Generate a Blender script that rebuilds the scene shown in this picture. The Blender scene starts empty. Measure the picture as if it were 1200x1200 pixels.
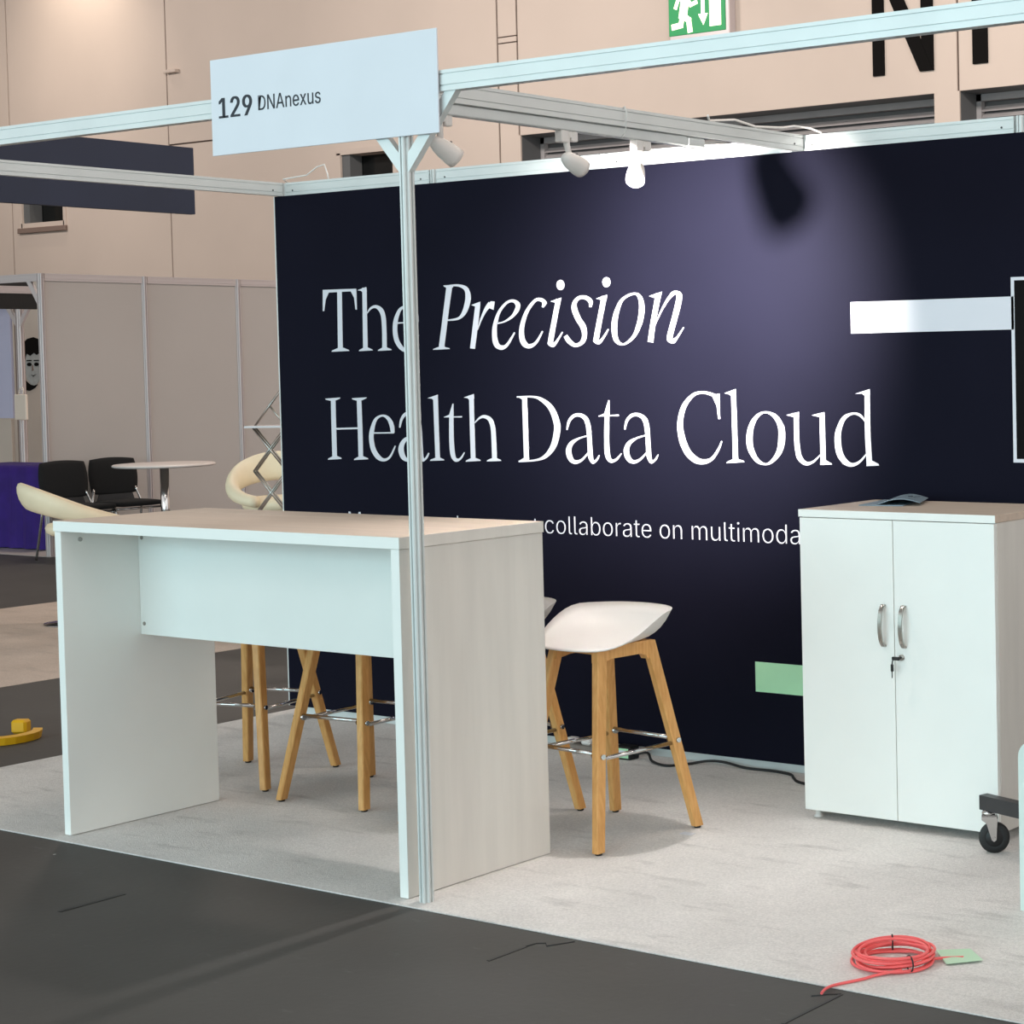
import bpy, bmesh, math, random
from mathutils import Vector, Matrix
random.seed(7)
SC = bpy.context.scene
COL = SC.collection
PI = math.pi

# ------------------------------------------------------------------ camera
cam_d = bpy.data.cameras.new('camera')
cam = bpy.data.objects.new('camera', cam_d); COL.objects.link(cam)
F_PX, CX, CY = 2262.6, 1140.0, 504.5          # the photo is an off-centre crop
YAW, PITCH, ROLL = -0.546827, -0.037556, -0.016827
cam_d.sensor_width = 36.0; cam_d.sensor_fit = 'HORIZONTAL'
cam_d.lens = F_PX / 1200 * 36
cam_d.shift_x = (600 - CX) / 1200
cam_d.shift_y = (CY - 600) / 1200
cam_d.clip_end = 300
fw = Vector((math.sin(YAW)*math.cos(PITCH), math.cos(YAW)*math.cos(PITCH), math.sin(PITCH)))
r0 = Vector((math.cos(YAW), -math.sin(YAW), 0)); u0 = r0.cross(fw)
rt = r0*math.cos(ROLL) + u0*math.sin(ROLL); up = -r0*math.sin(ROLL) + u0*math.cos(ROLL)
m3 = Matrix((rt, up, -fw)).transposed()
cam.matrix_world = Matrix.Translation((7.49817, -6.1233, 1.62886)) @ m3.to_4x4()
SC.camera = cam

# ------------------------------------------------------------------ light
SC.view_settings.view_transform = 'Standard'
SC.view_settings.look = 'None'
SC.view_settings.gamma = 1.0
SC.view_settings.use_curve_mapping = False
SC.view_settings.exposure = 0.0
w = bpy.data.worlds.new('world'); SC.world = w; w.use_nodes = True
w.node_tree.nodes['Background'].inputs[0].default_value = (1.0, 0.975, 0.95, 1)
w.node_tree.nodes['Background'].inputs[1].default_value = 1.1

def look_rot(d):
    return Vector(d).to_track_quat('-Z', 'Y').to_euler()
def area(name, loc, aim, sx, sy, power, color):
    l = bpy.data.lights.new(name, 'AREA'); l.shape = 'RECTANGLE'; l.size = sx; l.size_y = sy
    l.energy = power; l.color = color
    o = bpy.data.objects.new(name, l); COL.objects.link(o); o.location = loc
    o.rotation_euler = look_rot(Vector(aim) - Vector(loc)); return o
def spot(name, loc, aim, ang, power, color, blend=0.6, rad=0.03):
    l = bpy.data.lights.new(name, 'SPOT'); l.spot_size = math.radians(ang); l.spot_blend = blend
    l.energy = power; l.color = color; l.shadow_soft_size = rad
    o = bpy.data.objects.new(name, l); COL.objects.link(o); o.location = loc
    o.rotation_euler = look_rot(Vector(aim) - Vector(loc)); return o
WARM = (1.0, 0.85, 0.74); COOL = (0.50, 0.90, 1.0); NEUTRAL = (0.98, 1.0, 0.98)
for i, (lx, ly) in enumerate([(-9, 7), (-2.5, 7), (4, 7), (-9, -0.5), (-2.5, -0.5), (4.5, -0.5), (10, 3)]):
    area('hall_lamp', (lx, ly, 8.6), (lx, ly, 0), 1.4, 1.4, 225 if ly > 5 else (80 if lx > 0 else 30), WARM)
area('hall_daylight', (0.5, -15.5, 3.0), (2.0, 0, 1.2), 18, 4.4, 1090, COOL)
area('front_top_fill', (3.0, -7.0, 9.5), (3.2, -1, 0), 6, 3, 170, NEUTRAL)  # unseen fill from front and above, added to brighten the carpet
area('right_side_fill', (15, -3, 6.5), (2.5, -1, 0.8), 4, 6, 130, (1.0, 0.95, 0.90))  # unseen fill added to brighten the right-facing sides
for lx, e in ((-25, 330), (-14, 420), (-4, 425), (6, 500)):
    area('hall_wall_fill', (lx, 8.5, 8.6), (lx, 16, 5.0), 2.5, 0.8, e, (1.0, .92, .86))  # unseen fills added to brighten the far wall
spot('wall_washer', (-24.6, 14.6, 10.6), (-25.2, 16.3, 6.6), 95, 480, (1.0, 0.88, 0.74), 1.0, 0.2)

# ------------------------------------------------------------------ materials
def lin(c):
    return tuple(((v/255)/12.92 if v/255 <= 0.04045 else (((v/255)+0.055)/1.055)**2.4) for v in c) + (1.0,)
def mat(name, rgb, rough=0.5, metal=0.0, var=0.0, scale=8.0, bump=0.0, bscale=60.0, stretch=None, rgb2=None, spec=0.5, coat=0.0):
    m = bpy.data.materials.new(name); m.use_nodes = True
    nt = m.node_tree; b = nt.nodes['Principled BSDF']
    b.inputs['Roughness'].default_value = rough; b.inputs['Metallic'].default_value = metal
    b.inputs['Specular IOR Level'].default_value = spec
    b.inputs['Coat Weight'].default_value = coat
    c = lin(rgb); b.inputs['Base Color'].default_value = c
    tc = nt.nodes.new('ShaderNodeTexCoord'); mp = nt.nodes.new('ShaderNodeMapping')
    nt.links.new(tc.outputs['Object'], mp.inputs['Vector'])
    if stretch: mp.inputs['Scale'].default_value = stretch
    if var > 0 or rgb2:
        n = nt.nodes.new('ShaderNodeTexNoise'); n.inputs['Scale'].default_value = scale; n.inputs['Detail'].default_value = 6
        nt.links.new(mp.outputs['Vector'], n.inputs['Vector'])
        r = nt.nodes.new('ShaderNodeValToRGB')
        c2 = lin(rgb2) if rgb2 else tuple(v*(1-var) for v in c[:3]) + (1,)
        c1 = c if rgb2 else tuple(min(1, v*(1+var*0.5)) for v in c[:3]) + (1,)
        r.color_ramp.elements[0].position = 0.35; r.color_ramp.elements[1].position = 0.65
        r.color_ramp.elements[0].color = c2; r.color_ramp.elements[1].color = c1
        nt.links.new(n.outputs['Fac'], r.inputs['Fac']); nt.links.new(r.outputs['Color'], b.inputs['Base Color'])
    if bump > 0:
        n2 = nt.nodes.new('ShaderNodeTexNoise'); n2.inputs['Scale'].default_value = bscale; n2.inputs['Detail'].default_value = 4
        nt.links.new(tc.outputs['Object'], n2.inputs['Vector'])
        bp = nt.nodes.new('ShaderNodeBump'); bp.inputs['Strength'].default_value = bump; bp.inputs['Distance'].default_value = 0.01
        nt.links.new(n2.outputs['Fac'], bp.inputs['Height']); nt.links.new(bp.outputs['Normal'], b.inputs['Normal'])
    return m
def emit(name, rgb, strength):
    m = bpy.data.materials.new(name); m.use_nodes = True
    b = m.node_tree.nodes['Principled BSDF']; c = lin(rgb)
    b.inputs['Base Color'].default_value = c; b.inputs['Emission Color'].default_value = c
    b.inputs['Emission Strength'].default_value = strength
    return m

M = {}
M['alu'] = mat('white_aluminium', (219, 223, 222), 0.38, 0.15, 0.04, 5)
M['alu_dark'] = mat('dark_grey_screw', (70, 72, 72), 0.6)  # dark grey of the screw heads
M['sign'] = mat('sign_board_white', (222, 224, 231), 0.45, 0, 0.02, 4)
M['ink'] = mat('dark_ink', (34, 38, 48), 0.6)
M['navy'] = mat('navy_print', (20, 20, 33), 0.7, 0, 0.06, 2.0, 0, 5, None, None, 0.05)
M['slate'] = mat('slate_blue_fascia', (34, 43, 66), 0.6, 0, 0.08, 2.0)
M['white_print'] = mat('white_print', (216, 216, 224), 0.5)
M['green_print'] = mat('green_print', (184, 238, 192), 0.5, 0, 0.03, 9)
M['black_print'] = mat('black_print', (14, 11, 13), 0.6, 0, 0.2, 3, 0, 60, None, None, 0.08)
M['melamine'] = mat('white_melamine', (243, 244, 240), 0.42, 0, 0.02, 3)
M['melamine_warm_lit'] = mat('white_melamine_warm_lit', (224, 220, 213), 0.45, 0, 0.05, 3, 0, 60, (6, 6, 0.6))  # white melamine; warm light on the side faces is put into this colour
M['maple'] = mat('maple_laminate', (208, 190, 174), 0.5, 0, 0.07, 3.0, 0, 60, (0.8, 14, 14))
M['oak'] = mat('oak_wood', (222, 168, 102), 0.5, 0, 0, 9.0, 0.06, 160, (9, 9, 0.7), (204, 148, 82))
M['seat'] = mat('white_plastic', (238, 234, 230), 0.4, 0, 0.02, 4)
M['chrome'] = mat('chrome', (205, 205, 205), 0.14, 1.0)
M['steel'] = mat('brushed_steel', (176, 172, 166), 0.32, 1.0, 0.1, 40)
M['rubber'] = mat('black_rubber', (24, 24, 25), 0.55)
M['black'] = mat('black_plastic', (20, 20, 22), 0.5)
M['black_cloth'] = mat('black_fabric', (15, 15, 17), 0.9, 0, 0.2, 30, 0.1, 300)
M['grey_bar'] = mat('dark_grey_steel', (58, 58, 60), 0.45, 0.3, 0.05, 8)
M['mint'] = mat('pale_mint_plastic', (214, 228, 222), 0.4)
M['hall'] = mat('hall_wall_paint', (205, 188, 176), 0.75, 0, 0.06, 0.35)
M['hall_gap'] = mat('wall_joint', (92, 78, 70), 0.9)
M['louvre'] = mat('grey_louvre', (165, 160, 160), 0.6, 0.0, 0.08, 3)
M['reveal'] = mat('grey_reveal', (96, 97, 98), 0.7)
M['glass_dark'] = mat('dark_glass', (20, 22, 22), 0.15)
M['sill'] = mat('brown_sill', (128, 108, 98), 0.7)
M['letter'] = mat('black_lettering', (15, 13, 12), 0.8, 0, 0, 8, 0, 60, None, None, 0.1)
M['grey_panel'] = mat('grey_panel', (186, 178, 174), 0.6, 0, 0.03, 1.0)
M['grey_alu'] = mat('grey_aluminium', (200, 190, 190), 0.4, 0.2)
M['cream'] = mat('cream_leather', (240, 226, 196), 0.5, 0, 0.05, 8, 0.05, 90)
M['purple'] = mat('purple_cloth', (52, 22, 120), 0.8, 0, 0.15, 6, 0.05, 200)
M['table_white'] = mat('table_white', (222, 214, 210), 0.35)
M['lilac'] = mat('lilac_panel', (196, 196, 222), 0.5)
M['cream_wall'] = mat('cream_panel', (206, 192, 180), 0.7, 0, 0.05, 2)
M['paper'] = mat('cream_paper', (232, 218, 204), 0.7)
M['yellow'] = mat('yellow_plastic', (226, 170, 22), 0.4)
M['coral'] = mat('coral_cable', (244, 104, 104), 0.45)
M['green_card'] = mat('pale_green_card', (190, 222, 192), 0.6)
M['folder'] = mat('blue_grey_folder', (128, 146, 158), 0.5, 0, 0.05, 20)
M['skin_print'] = mat('grey_print', (176, 178, 176), 0.7, 0, 0.12, 14)
M['ceiling'] = mat('ceiling_grey', (120, 118, 118), 0.9)
M['bulb'] = emit('bulb_glow', (255, 240, 222), 14.0)
M['exit_green'] = emit('exit_green', (4, 130, 70), 0.55)
M['exit_white'] = emit('exit_white', (255, 246, 214), 1.5)

def carpet_mat(name, base, dark, stain):
    m = mat(name, base, 0.95, 0, 0, 2.2, 0.5, 260, None, dark, 0.15)
    nt = m.node_tree; b = nt.nodes['Principled BSDF']
    src = b.inputs['Base Color'].links[0].from_socket
    tc = nt.nodes.new('ShaderNodeTexCoord')
    n = nt.nodes.new('ShaderNodeTexNoise'); n.inputs['Scale'].default_value = 130; n.inputs['Detail'].default_value = 3
    nt.links.new(tc.outputs['Object'], n.inputs['Vector'])
    r = nt.nodes.new('ShaderNodeMapRange'); r.inputs['From Min'].default_value = 0.3; r.inputs['From Max'].default_value = 0.7
    r.inputs['To Min'].default_value = 0.86; r.inputs['To Max'].default_value = 1.08
    nt.links.new(n.outputs['Fac'], r.inputs['Value'])
    mx = nt.nodes.new('ShaderNodeMix'); mx.data_type = 'RGBA'; mx.blend_type = 'MULTIPLY'; mx.inputs['Factor'].default_value = 1
    nt.links.new(src, mx.inputs['A']); nt.links.new(r.outputs['Result'], mx.inputs['B'])
    # smudges trodden into the pile
    mp = nt.nodes.new('ShaderNodeMapping'); mp.inputs['Scale'].default_value = (1.1, 4.5, 1); mp.inputs['Rotation'].default_value = (0, 0, 0.35)
    nt.links.new(tc.outputs['Object'], mp.inputs['Vector'])
    n2 = nt.nodes.new('ShaderNodeTexNoise'); n2.inputs['Scale'].default_value = 2.6; n2.inputs['Detail'].default_value = 5; n2.inputs['Roughness'].default_value = 0.6
    nt.links.new(mp.outputs['Vector'], n2.inputs['Vector'])
    r2 = nt.nodes.new('ShaderNodeMapRange'); r2.inputs['From Min'].default_value = 0.56; r2.inputs['From Max'].default_value = 0.74
    r2.inputs['To Min'].default_value = 0; r2.inputs['To Max'].default_value = stain
    nt.links.new(n2.outputs['Fac'], r2.inputs['Value'])
    mx2 = nt.nodes.new('ShaderNodeMix'); mx2.data_type = 'RGBA'
    nt.links.new(r2.outputs['Result'], mx2.inputs['Factor']); nt.links.new(mx.outputs['Result'], mx2.inputs['A'])
    mx2.inputs['B'].default_value = lin((134, 128, 126))
    nt.links.new(mx2.outputs['Result'], b.inputs['Base Color'])
    return m
M['carpet'] = carpet_mat('light_grey_carpet', (230, 226, 223), (216, 212, 209), 0.38)
M['carpet_beige'] = carpet_mat('beige_carpet', (208, 192, 180), (196, 180, 168), 0.3)
def vinyl():
    m = mat('dark_vinyl', (79, 77, 75), 0.6, 0, 0, 1.3, 0.08, 40, None, (71, 69, 67), 0.3)
    nt = m.node_tree; b = nt.nodes['Principled BSDF']
    src = b.inputs['Base Color'].links[0].from_socket
    tc = nt.nodes.new('ShaderNodeTexCoord')
    mp = nt.nodes.new('ShaderNodeMapping'); mp.inputs['Scale'].default_value = (5, 14, 1); mp.inputs['Rotation'].default_value = (0, 0, 0.5)
    nt.links.new(tc.outputs['Object'], mp.inputs['Vector'])
    n = nt.nodes.new('ShaderNodeTexNoise'); n.inputs['Scale'].default_value = 1.5; n.inputs['Detail'].default_value = 7; n.inputs['Roughness'].default_value = 0.7
    nt.links.new(mp.outputs['Vector'], n.inputs['Vector'])
    r = nt.nodes.new('ShaderNodeMapRange'); r.inputs['From Min'].default_value = 0.62; r.inputs['From Max'].default_value = 0.78
    r.inputs['To Min'].default_value = 0; r.inputs['To Max'].default_value = 0.35
    nt.links.new(n.outputs['Fac'], r.inputs['Value'])
    mx = nt.nodes.new('ShaderNodeMix'); mx.data_type = 'RGBA'
    nt.links.new(r.outputs['Result'], mx.inputs['Factor']); nt.links.new(src, mx.inputs['A'])
    mx.inputs['B'].default_value = lin((122, 122, 122))
    # sparse pale flecks of litter trodden into the vinyl
    v = nt.nodes.new('ShaderNodeTexVoronoi'); v.inputs['Scale'].default_value = 2.7
    nt.links.new(tc.outputs['Object'], v.inputs['Vector'])
    r3 = nt.nodes.new('ShaderNodeMapRange'); r3.inputs['From Min'].default_value = 0.020; r3.inputs['From Max'].default_value = 0.014
    nt.links.new(v.outputs['Distance'], r3.inputs['Value'])
    mx3 = nt.nodes.new('ShaderNodeMix'); mx3.data_type = 'RGBA'
    nt.links.new(r3.outputs['Result'], mx3.inputs['Factor']); nt.links.new(mx.outputs['Result'], mx3.inputs['A'])
    mx3.inputs['B'].default_value = lin((190, 190, 186))
    nt.links.new(mx3.outputs['Result'], b.inputs['Base Color'])
    return m
M['vinyl'] = vinyl()

# ------------------------------------------------------------------ mesh helpers
class MB:
    def __init__(s): s.v = []; s.f = []; s.sm = []
    def add(s, vs, fs, smooth=False):
        o = len(s.v); s.v += [tuple(p) for p in vs]
        s.f += [tuple(i + o for i in f) for f in fs]; s.sm += [smooth]*len(fs); return s
    def box(s, x0, x1, y0, y1, z0, z1, T=None):
        vs = [(x, y, z) for z in (z0, z1) for y in (y0, y1) for x in (x0, x1)]
        if T: vs = [T @ Vector(p) for p in vs]
        return s.add(vs, [(0,2,3,1),(4,5,7,6),(0,1,5,4),(2,6,7,3),(0,4,6,2),(1,3,7,5)])
    def cbox(s, x0, x1, y0, y1, z0, z1, c=0.003, T=None):      # box with chamfered edges
        c = min(c, (x1-x0)*.45, (y1-y0)*.45, (z1-z0)*.45)
        bm = bmesh.new()
        vs = [bm.verts.new((x, y, z)) for z in (z0, z1) for y in (y0, y1) for x in (x0, x1)]
        for f in [(0,2,3,1),(4,5,7,6),(0,1,5,4),(2,6,7,3),(0,4,6,2),(1,3,7,5)]: bm.faces.new([vs[i] for i in f])
        bmesh.ops.bevel(bm, geom=bm.edges[:], offset=c, segments=1, affect='EDGES')
        if T: bmesh.ops.transform(bm, matrix=T, verts=bm.verts)
        bm.verts.index_update()
        s.add([v.co[:] for v in bm.verts], [[v.index for v in f.verts] for f in bm.faces]); bm.free(); return s
    def tube(s, pts, r, n=8, closed=False, sec=None, caps=True):
        pts = [Vector(p) for p in pts]; N = len(pts); rings = []
        prev = None
        for i, p in enumerate(pts):
            a = pts[(i-1) % N] if (closed or i > 0) else p; b = pts[(i+1) % N] if (closed or i < N-1) else p
            t = (b - a).normalized()
            if prev is None:
                ref = Vector((0,0,1)) if abs(t.z) < 0.9 else Vector((1,0,0))
                nx = t.cross(ref).normalized()
            else:
                nx = (prev - t*prev.dot(t)).normalized()
            prev = nx; ny = t.cross(nx)
            rr = r[i] if isinstance(r, (list, tuple)) else r
            rings.append([p + (nx*math.cos(2*PI*k/n) + ny*math.sin(2*PI*k/n))*rr for k in range(n)])
        vs = [q for ring in rings for q in ring]; fs = []
        for i in range(N if closed else N-1):
            j = (i+1) % N
            for k in range(n): fs.append((i*n+k, i*n+(k+1) % n, j*n+(k+1) % n, j*n+k))
        s.add(vs, fs, True)
        if not closed and caps:
            o = len(s.v) - N*n
            s.f += [tuple(o+k for k in reversed(range(n))), tuple(o+(N-1)*n+k for k in range(n))]; s.sm += [False, False]
        return s
    def lathe(s, prof, n=24, T=None, smooth=True):            # profile of (radius, z)
        vs = []; fs = []
        for r, z in prof:
            for k in range(n):
                p = Vector((r*math.cos(2*PI*k/n), r*math.sin(2*PI*k/n), z)); vs.append(T @ p if T else p)
        for i in range(len(prof)-1):
            for k in range(n): fs.append((i*n+k, i*n+(k+1) % n, (i+1)*n+(k+1) % n, (i+1)*n+k))
        s.add(vs, fs, smooth); o = len(s.v) - len(vs)
        s.f += [tuple(o+k for k in reversed(range(n))), tuple(o+(len(prof)-1)*n+k for k in range(n))]; s.sm += [False, False]
        return s
    def prism(s, poly, fn0, fn1, smooth=False):               # polygon swept between two placements
        n = len(poly); vs = [fn0(*p) for p in poly] + [fn1(*p) for p in poly]
        fs = [(i, (i+1) % n, n+(i+1) % n, n+i) for i in range(n)]
        s.add(vs, fs, smooth); o = len(s.v) - 2*n
        s.f += [tuple(o+i for i in reversed(range(n))), tuple(o+n+i for i in range(n))]; s.sm += [False, False]
        return s
    def build(s, name, m, parent=None, label=None, fix=True):
        """One mesh object. Under a thing the coordinates are the thing's own; at top level the origin moves to the base."""
        off = Vector((0, 0, 0))
        if parent is None:
            xs, ys, zs = zip(*[tuple(p) for p in s.v])
            off = Vector(((min(xs)+max(xs))/2, (min(ys)+max(ys))/2, min(zs)))
        me = bpy.data.meshes.new(name); me.from_pydata([tuple(Vector(p) - off) for p in s.v], [], s.f)
        for p, q in zip(me.polygons, s.sm): p.use_smooth = q
        if fix:
            bm = bmesh.new(); bm.from_mesh(me); bmesh.ops.recalc_face_normals(bm, faces=bm.faces); bm.to_mesh(me); bm.free()
        me.materials.append(m)
        o = bpy.data.objects.new(name, me); COL.objects.link(o)
        o.location = off
        if parent:
            o.parent = parent
            if parent.get('in_world'): o.location = -parent.location
        if label: o['label'] = label
        return o
def tag(o, label, cat, group=None, kind=None):
    o['label'] = label; o['category'] = cat
    if group: o['group'] = group
    if kind: o['kind'] = kind
    return o
def thing(name, label, cat, loc=(0, 0, 0), rz=0.0, group=None, world=False):
    """Empty at the thing's base; parts are then built in the thing's own coordinates."""
    o = bpy.data.objects.new(name, None); COL.objects.link(o); o.empty_display_size = 0.1
    o.location = loc; o.rotation_euler = (0, 0, rz)
    if world: o['in_world'] = 1                       # its parts are given in scene coordinates (flag removed at the end)
    return tag(o, label, cat, group)
def structure(name, mb, m, parent=None):
    o = mb.build(name, m, parent)
    if not parent: o['kind'] = 'structure'
    return o
def dup(o, loc=None, rz=None, label=None, parent=None):
    c = o.copy(); COL.objects.link(c)
    if parent: c.parent = parent
    if loc is not None: c.location = loc
    if rz is not None: c.rotation_euler = (0, 0, rz)
    if label: c['label'] = label
    for ch in list(o.children): dup(ch, parent=c)
    return c
def cat_rom(P, closed=False, sub=6):
    n = len(P); out = []
    rng = n if closed else n-1
    for i in range(rng):
        g = (lambda k: P[k % n]) if closed else (lambda k: P[max(0, min(n-1, k))])
        p0, p1, p2, p3 = g(i-1), g(i), g(i+1), g(i+2)
        for k in range(sub):
            t = k/sub
            out.append(tuple(0.5*((2*b) + (c-a)*t + (2*a-5*b+4*c-d)*t*t + (3*b-a-3*c+d)*t**3) for a, b, c, d in zip(p0, p1, p2, p3)))
    if not closed: out.append(tuple(P[-1]))
    return out
# ------------------------------------------------------------------ the hall: floor, far wall, ceiling
fl = MB().box(-45, 16, -16, 16.5, -0.3, -0.005)
floor = structure('floor', fl, M['vinyl'])
random.seed(3)
for (x, y0, y1, wd) in [(2.09, -2.62, -2.40, .018), (3.61, -2.345, -2.20, .011), (4.63, -2.36, -2.11, .011)]:
    g = MB().box(x - wd/2, x + wd/2, y0, y1, -0.0052, -0.0035)
    o = g.build('floor_seam', M['black'], floor); o.location = -floor.location
for (pts, wd) in [([(3.61, -2.20), (3.615, -2.165), (3.64, -2.15), (3.66, -2.17), (3.70, -2.10)], .003), ([(4.57, -2.16), (4.60, -2.13), (4.63, -2.11)], .003)]:
    g = MB().tube([(x, y, -0.0048) for x, y in pts], wd, 5)
    o = g.build('floor_crack', M['black'], floor); o.location = -floor.location

def flat_thing(name, x0, x1, y0, y1, m, label, cat):
    return tag(MB().cbox(x0, x1, y0, y1, -0.0049, 0.0, 0.002).build(name, m), label, cat)
flat_thing('carpet', -0.105, 6.6, -2.083, 0.35, M['carpet'], 'light grey carpet under the counter, stools and cabinet', 'carpet')
flat_thing('carpet', -5.25, -2.06, -6.0, 4.2, M['carpet_beige'], 'beige carpet strip beyond the dark aisle at the far left', 'carpet')
flat_thing('carpet', -14.0, -8.42, 4.22, 10.5, M['grey_panel'], 'thin grey carpet edge under the purple table', 'carpet')

# far wall: panels between joints, with the openings left out
def relief_wall(name, y, xs, zs, openings, gaps, m, mg, depth=0.03):
    """Cells that are neither joint nor opening are flood-filled into separate wall panels."""
    nx, nz = len(xs)-1, len(zs)-1
    def kind(i, k):
        cx, cz = (xs[i]+xs[i+1])/2, (zs[k]+zs[k+1])/2
        for r in openings:
            if r[0] < cx < r[1] and r[2] < cz < r[3]: return 'o'
        for r in gaps:
            if r[0] < cx < r[1] and r[2] < cz < r[3]: return 'g'
        return 'f'
    K = {(i, k): kind(i, k) for i in range(nx) for k in range(nz)}
    back = MB()
    for (i, k), q in K.items():
        if q != 'o': back.box(xs[i], xs[i+1], y+depth, y+0.3, zs[k], zs[k+1])
    wall = structure(name, back, mg)
    seen = set()
    for c in K:
        if K[c] != 'f' or c in seen: continue
        st = [c]; comp = set([c])
        while st:
            i, k = st.pop()
            for d in ((1,0),(-1,0),(0,1),(0,-1)):
                e = (i+d[0], k+d[1])
                if K.get(e) == 'f' and e not in comp: comp.add(e); st.append(e)
        seen |= comp
        b = MB()
        for i, k in comp: b.box(xs[i], xs[i+1], y, y+depth-0.001, zs[k], zs[k+1])
        o = b.build('wall_panel', m, wall, fix=False); o.location = -wall.location
    return wall
WY = 16.0
OP = [(-27.06, -25.73, 4.45, 5.2), (-18.2, -16.9, 4.3, 5.2), (-14.1, -6.49, 3.2, 5.2), (-6.09, -1.0, 3.2, 5.2)]
JX = [-27.36, -22.63, -14.54, -14.12, -6.105, 2.0]
GW = 0.035
GAPS = []
for x in JX:
    z0 = 5.2 if x in (-14.12, -6.105) else 0
    GAPS.append((x - GW/2, x + GW/2, z0, 11))
GAPS += [(-22.63, -14.54, 5.64, 5.67), (-14.54, -14.12, 6.64, 6.66), (-14.54, -14.12, 6.735, 6.755)]
xs = sorted(set([-45, 16] + [v for g in OP + GAPS for v in g[:2]])); zs = sorted(set([0, 11] + [v for g in OP + GAPS for v in g[2:]]))
wall_back = relief_wall('wall_back', WY, xs, zs, OP, GAPS, M['hall'], M['hall_gap'])
def wpart(mb, name, m, parent=None):
    o = mb.build(name, m, parent or wall_back); o.location = -wall_back.location if not parent else (0, 0, 0); return o
wpart(MB().cbox(-22.60, -22.27, WY-0.1, WY, 6.91, 6.97, .01), 'wall_bracket', M['hall'])
structure('ceiling', MB().box(-45, 16, -16, 16.5, 11.0, 11.2), M['ceiling'])
structure('wall_left', MB().box(-45.3, -45.0, -16, 16.5, -0.3, 11), M['hall'])

# louvred openings in the far wall
def louvre(x0, x1, label):
    t = thing('louvre', label, 'louvre', ((x0+x1)/2, WY+0.46, 3.2), group='louvred openings in the hall wall', world=True)
    z0, z1, d = 3.2, 5.2, 0.46
    r = MB().box(x0-.02, x0+.004, WY+.032, WY+d, z0, z1).box(x1-.004, x1+.02, WY+.032, WY+d, z0, z1).box(x0, x1, WY+.032, WY+d, z1-.004, z1+.02).box(x0, x1, WY+d+.12, WY+d+.16, z0, z1)
    r.build('reveal', M['reveal'], t)
    f = MB().box(x0, x0+.08, WY+d-.03, WY+d+.06, z0, z1).box(x1-.08, x1, WY+d-.03, WY+d+.06, z0, z1).box(x0, x1, WY+d-.03, WY+d+.06, z1-.10, z1-.005)
    f.build('louvre_frame', M['louvre'], t)
    prof = [(0.10, 0.0), (0.0, -0.070), (0.004, -0.082), (0.11, -0.012)]
    b = MB().prism(prof, lambda y, z: (x0+.08, y, z), lambda y, z: (x1-.08, y, z))
    z = z1 - .16; first = None
    while z > z0 + .1:
        if first is None:
            first = b.build('slat', M['louvre'], t); o = first
        else:
            o = first.copy(); COL.objects.link(o); o.parent = t
        o.location = Vector((0, WY+d-.02, z)) - t.location
        z -= 0.088
louvre(-14.1, -6.49, 'long grey louvre under the large letter N, behind the lamps')
louvre(-6.09, -1.0, 'grey louvre at the right edge, under the large black digit stem')
def dark_window(n, x0, x1, z0, z1):
    f = MB()
    for a in [(x0-.06, x0+.03, z0-.06, z1), (x1-.03, x1+.06, z0-.06, z1), (x0, x1, z0-.06, z0+.03), (x0-.06, x1+.06, z1-.03, z1+.06)]:
        f.box(a[0], a[1], WY-.02, WY+.32, a[2], a[3])
    o = structure('window_%d' % n, f, M['hall']);
    p = MB().box(x0, x1, WY+.28, WY+.30, z0, z1).build('pane', M['glass_dark'], o); p.location = -o.location
    p = MB().box(x0+.03, x0+.22, WY+.02, WY+.27, z0+.03, z1-.03).build('window_jamb', M['reveal'], o); p.location = -o.location
    p = MB().cbox(x0-.08, x1+.08, WY-.06, WY, z0-.16, z0-.06, .01).build('window_sill', M['sill'], o); p.location = -o.location
dark_window(1, -27.06, -25.73, 4.45, 5.2)
dark_window(2, -18.2, -16.9, 4.3, 5.2)

# hall signage: large letter N and the stem of a 1
n = MB()
X0, X1, Z0, Z1 = -7.46, -6.48, 5.51, 7.15; sw = 0.185
for k, poly in enumerate(([(X0, Z0), (X0+sw, Z0), (X0+sw, Z1), (X0, Z1)], [(X1-sw, Z0), (X1, Z0), (X1, Z1), (X1-sw, Z1)], [(X0, Z1), (X0+sw+.03, Z1), (X1, Z0), (X1-sw-.03, Z0)])):
    n.prism(poly, lambda x, z: (x, WY-.03-.004*k, z), lambda x, z: (x, WY-.001, z))
tag(n.build('wall_letter', M['letter']), 'big black letter N on the hall wall behind the fascia beam', 'letter')
n = MB()
for poly in ([(-5.86, 5.53), (-5.63, 5.53), (-5.63, 7.15), (-5.86, 7.15)], [(-5.86, 7.15), (-5.86, 6.92), (-6.06, 6.78), (-6.06, 6.98)]):
    n.prism(poly, lambda x, z: (x, WY-.03, z), lambda x, z: (x, WY-.001, z))
tag(n.build('wall_letter', M['letter']), 'black digit on the hall wall right of the letter N, mostly its stem', 'letter')

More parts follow.
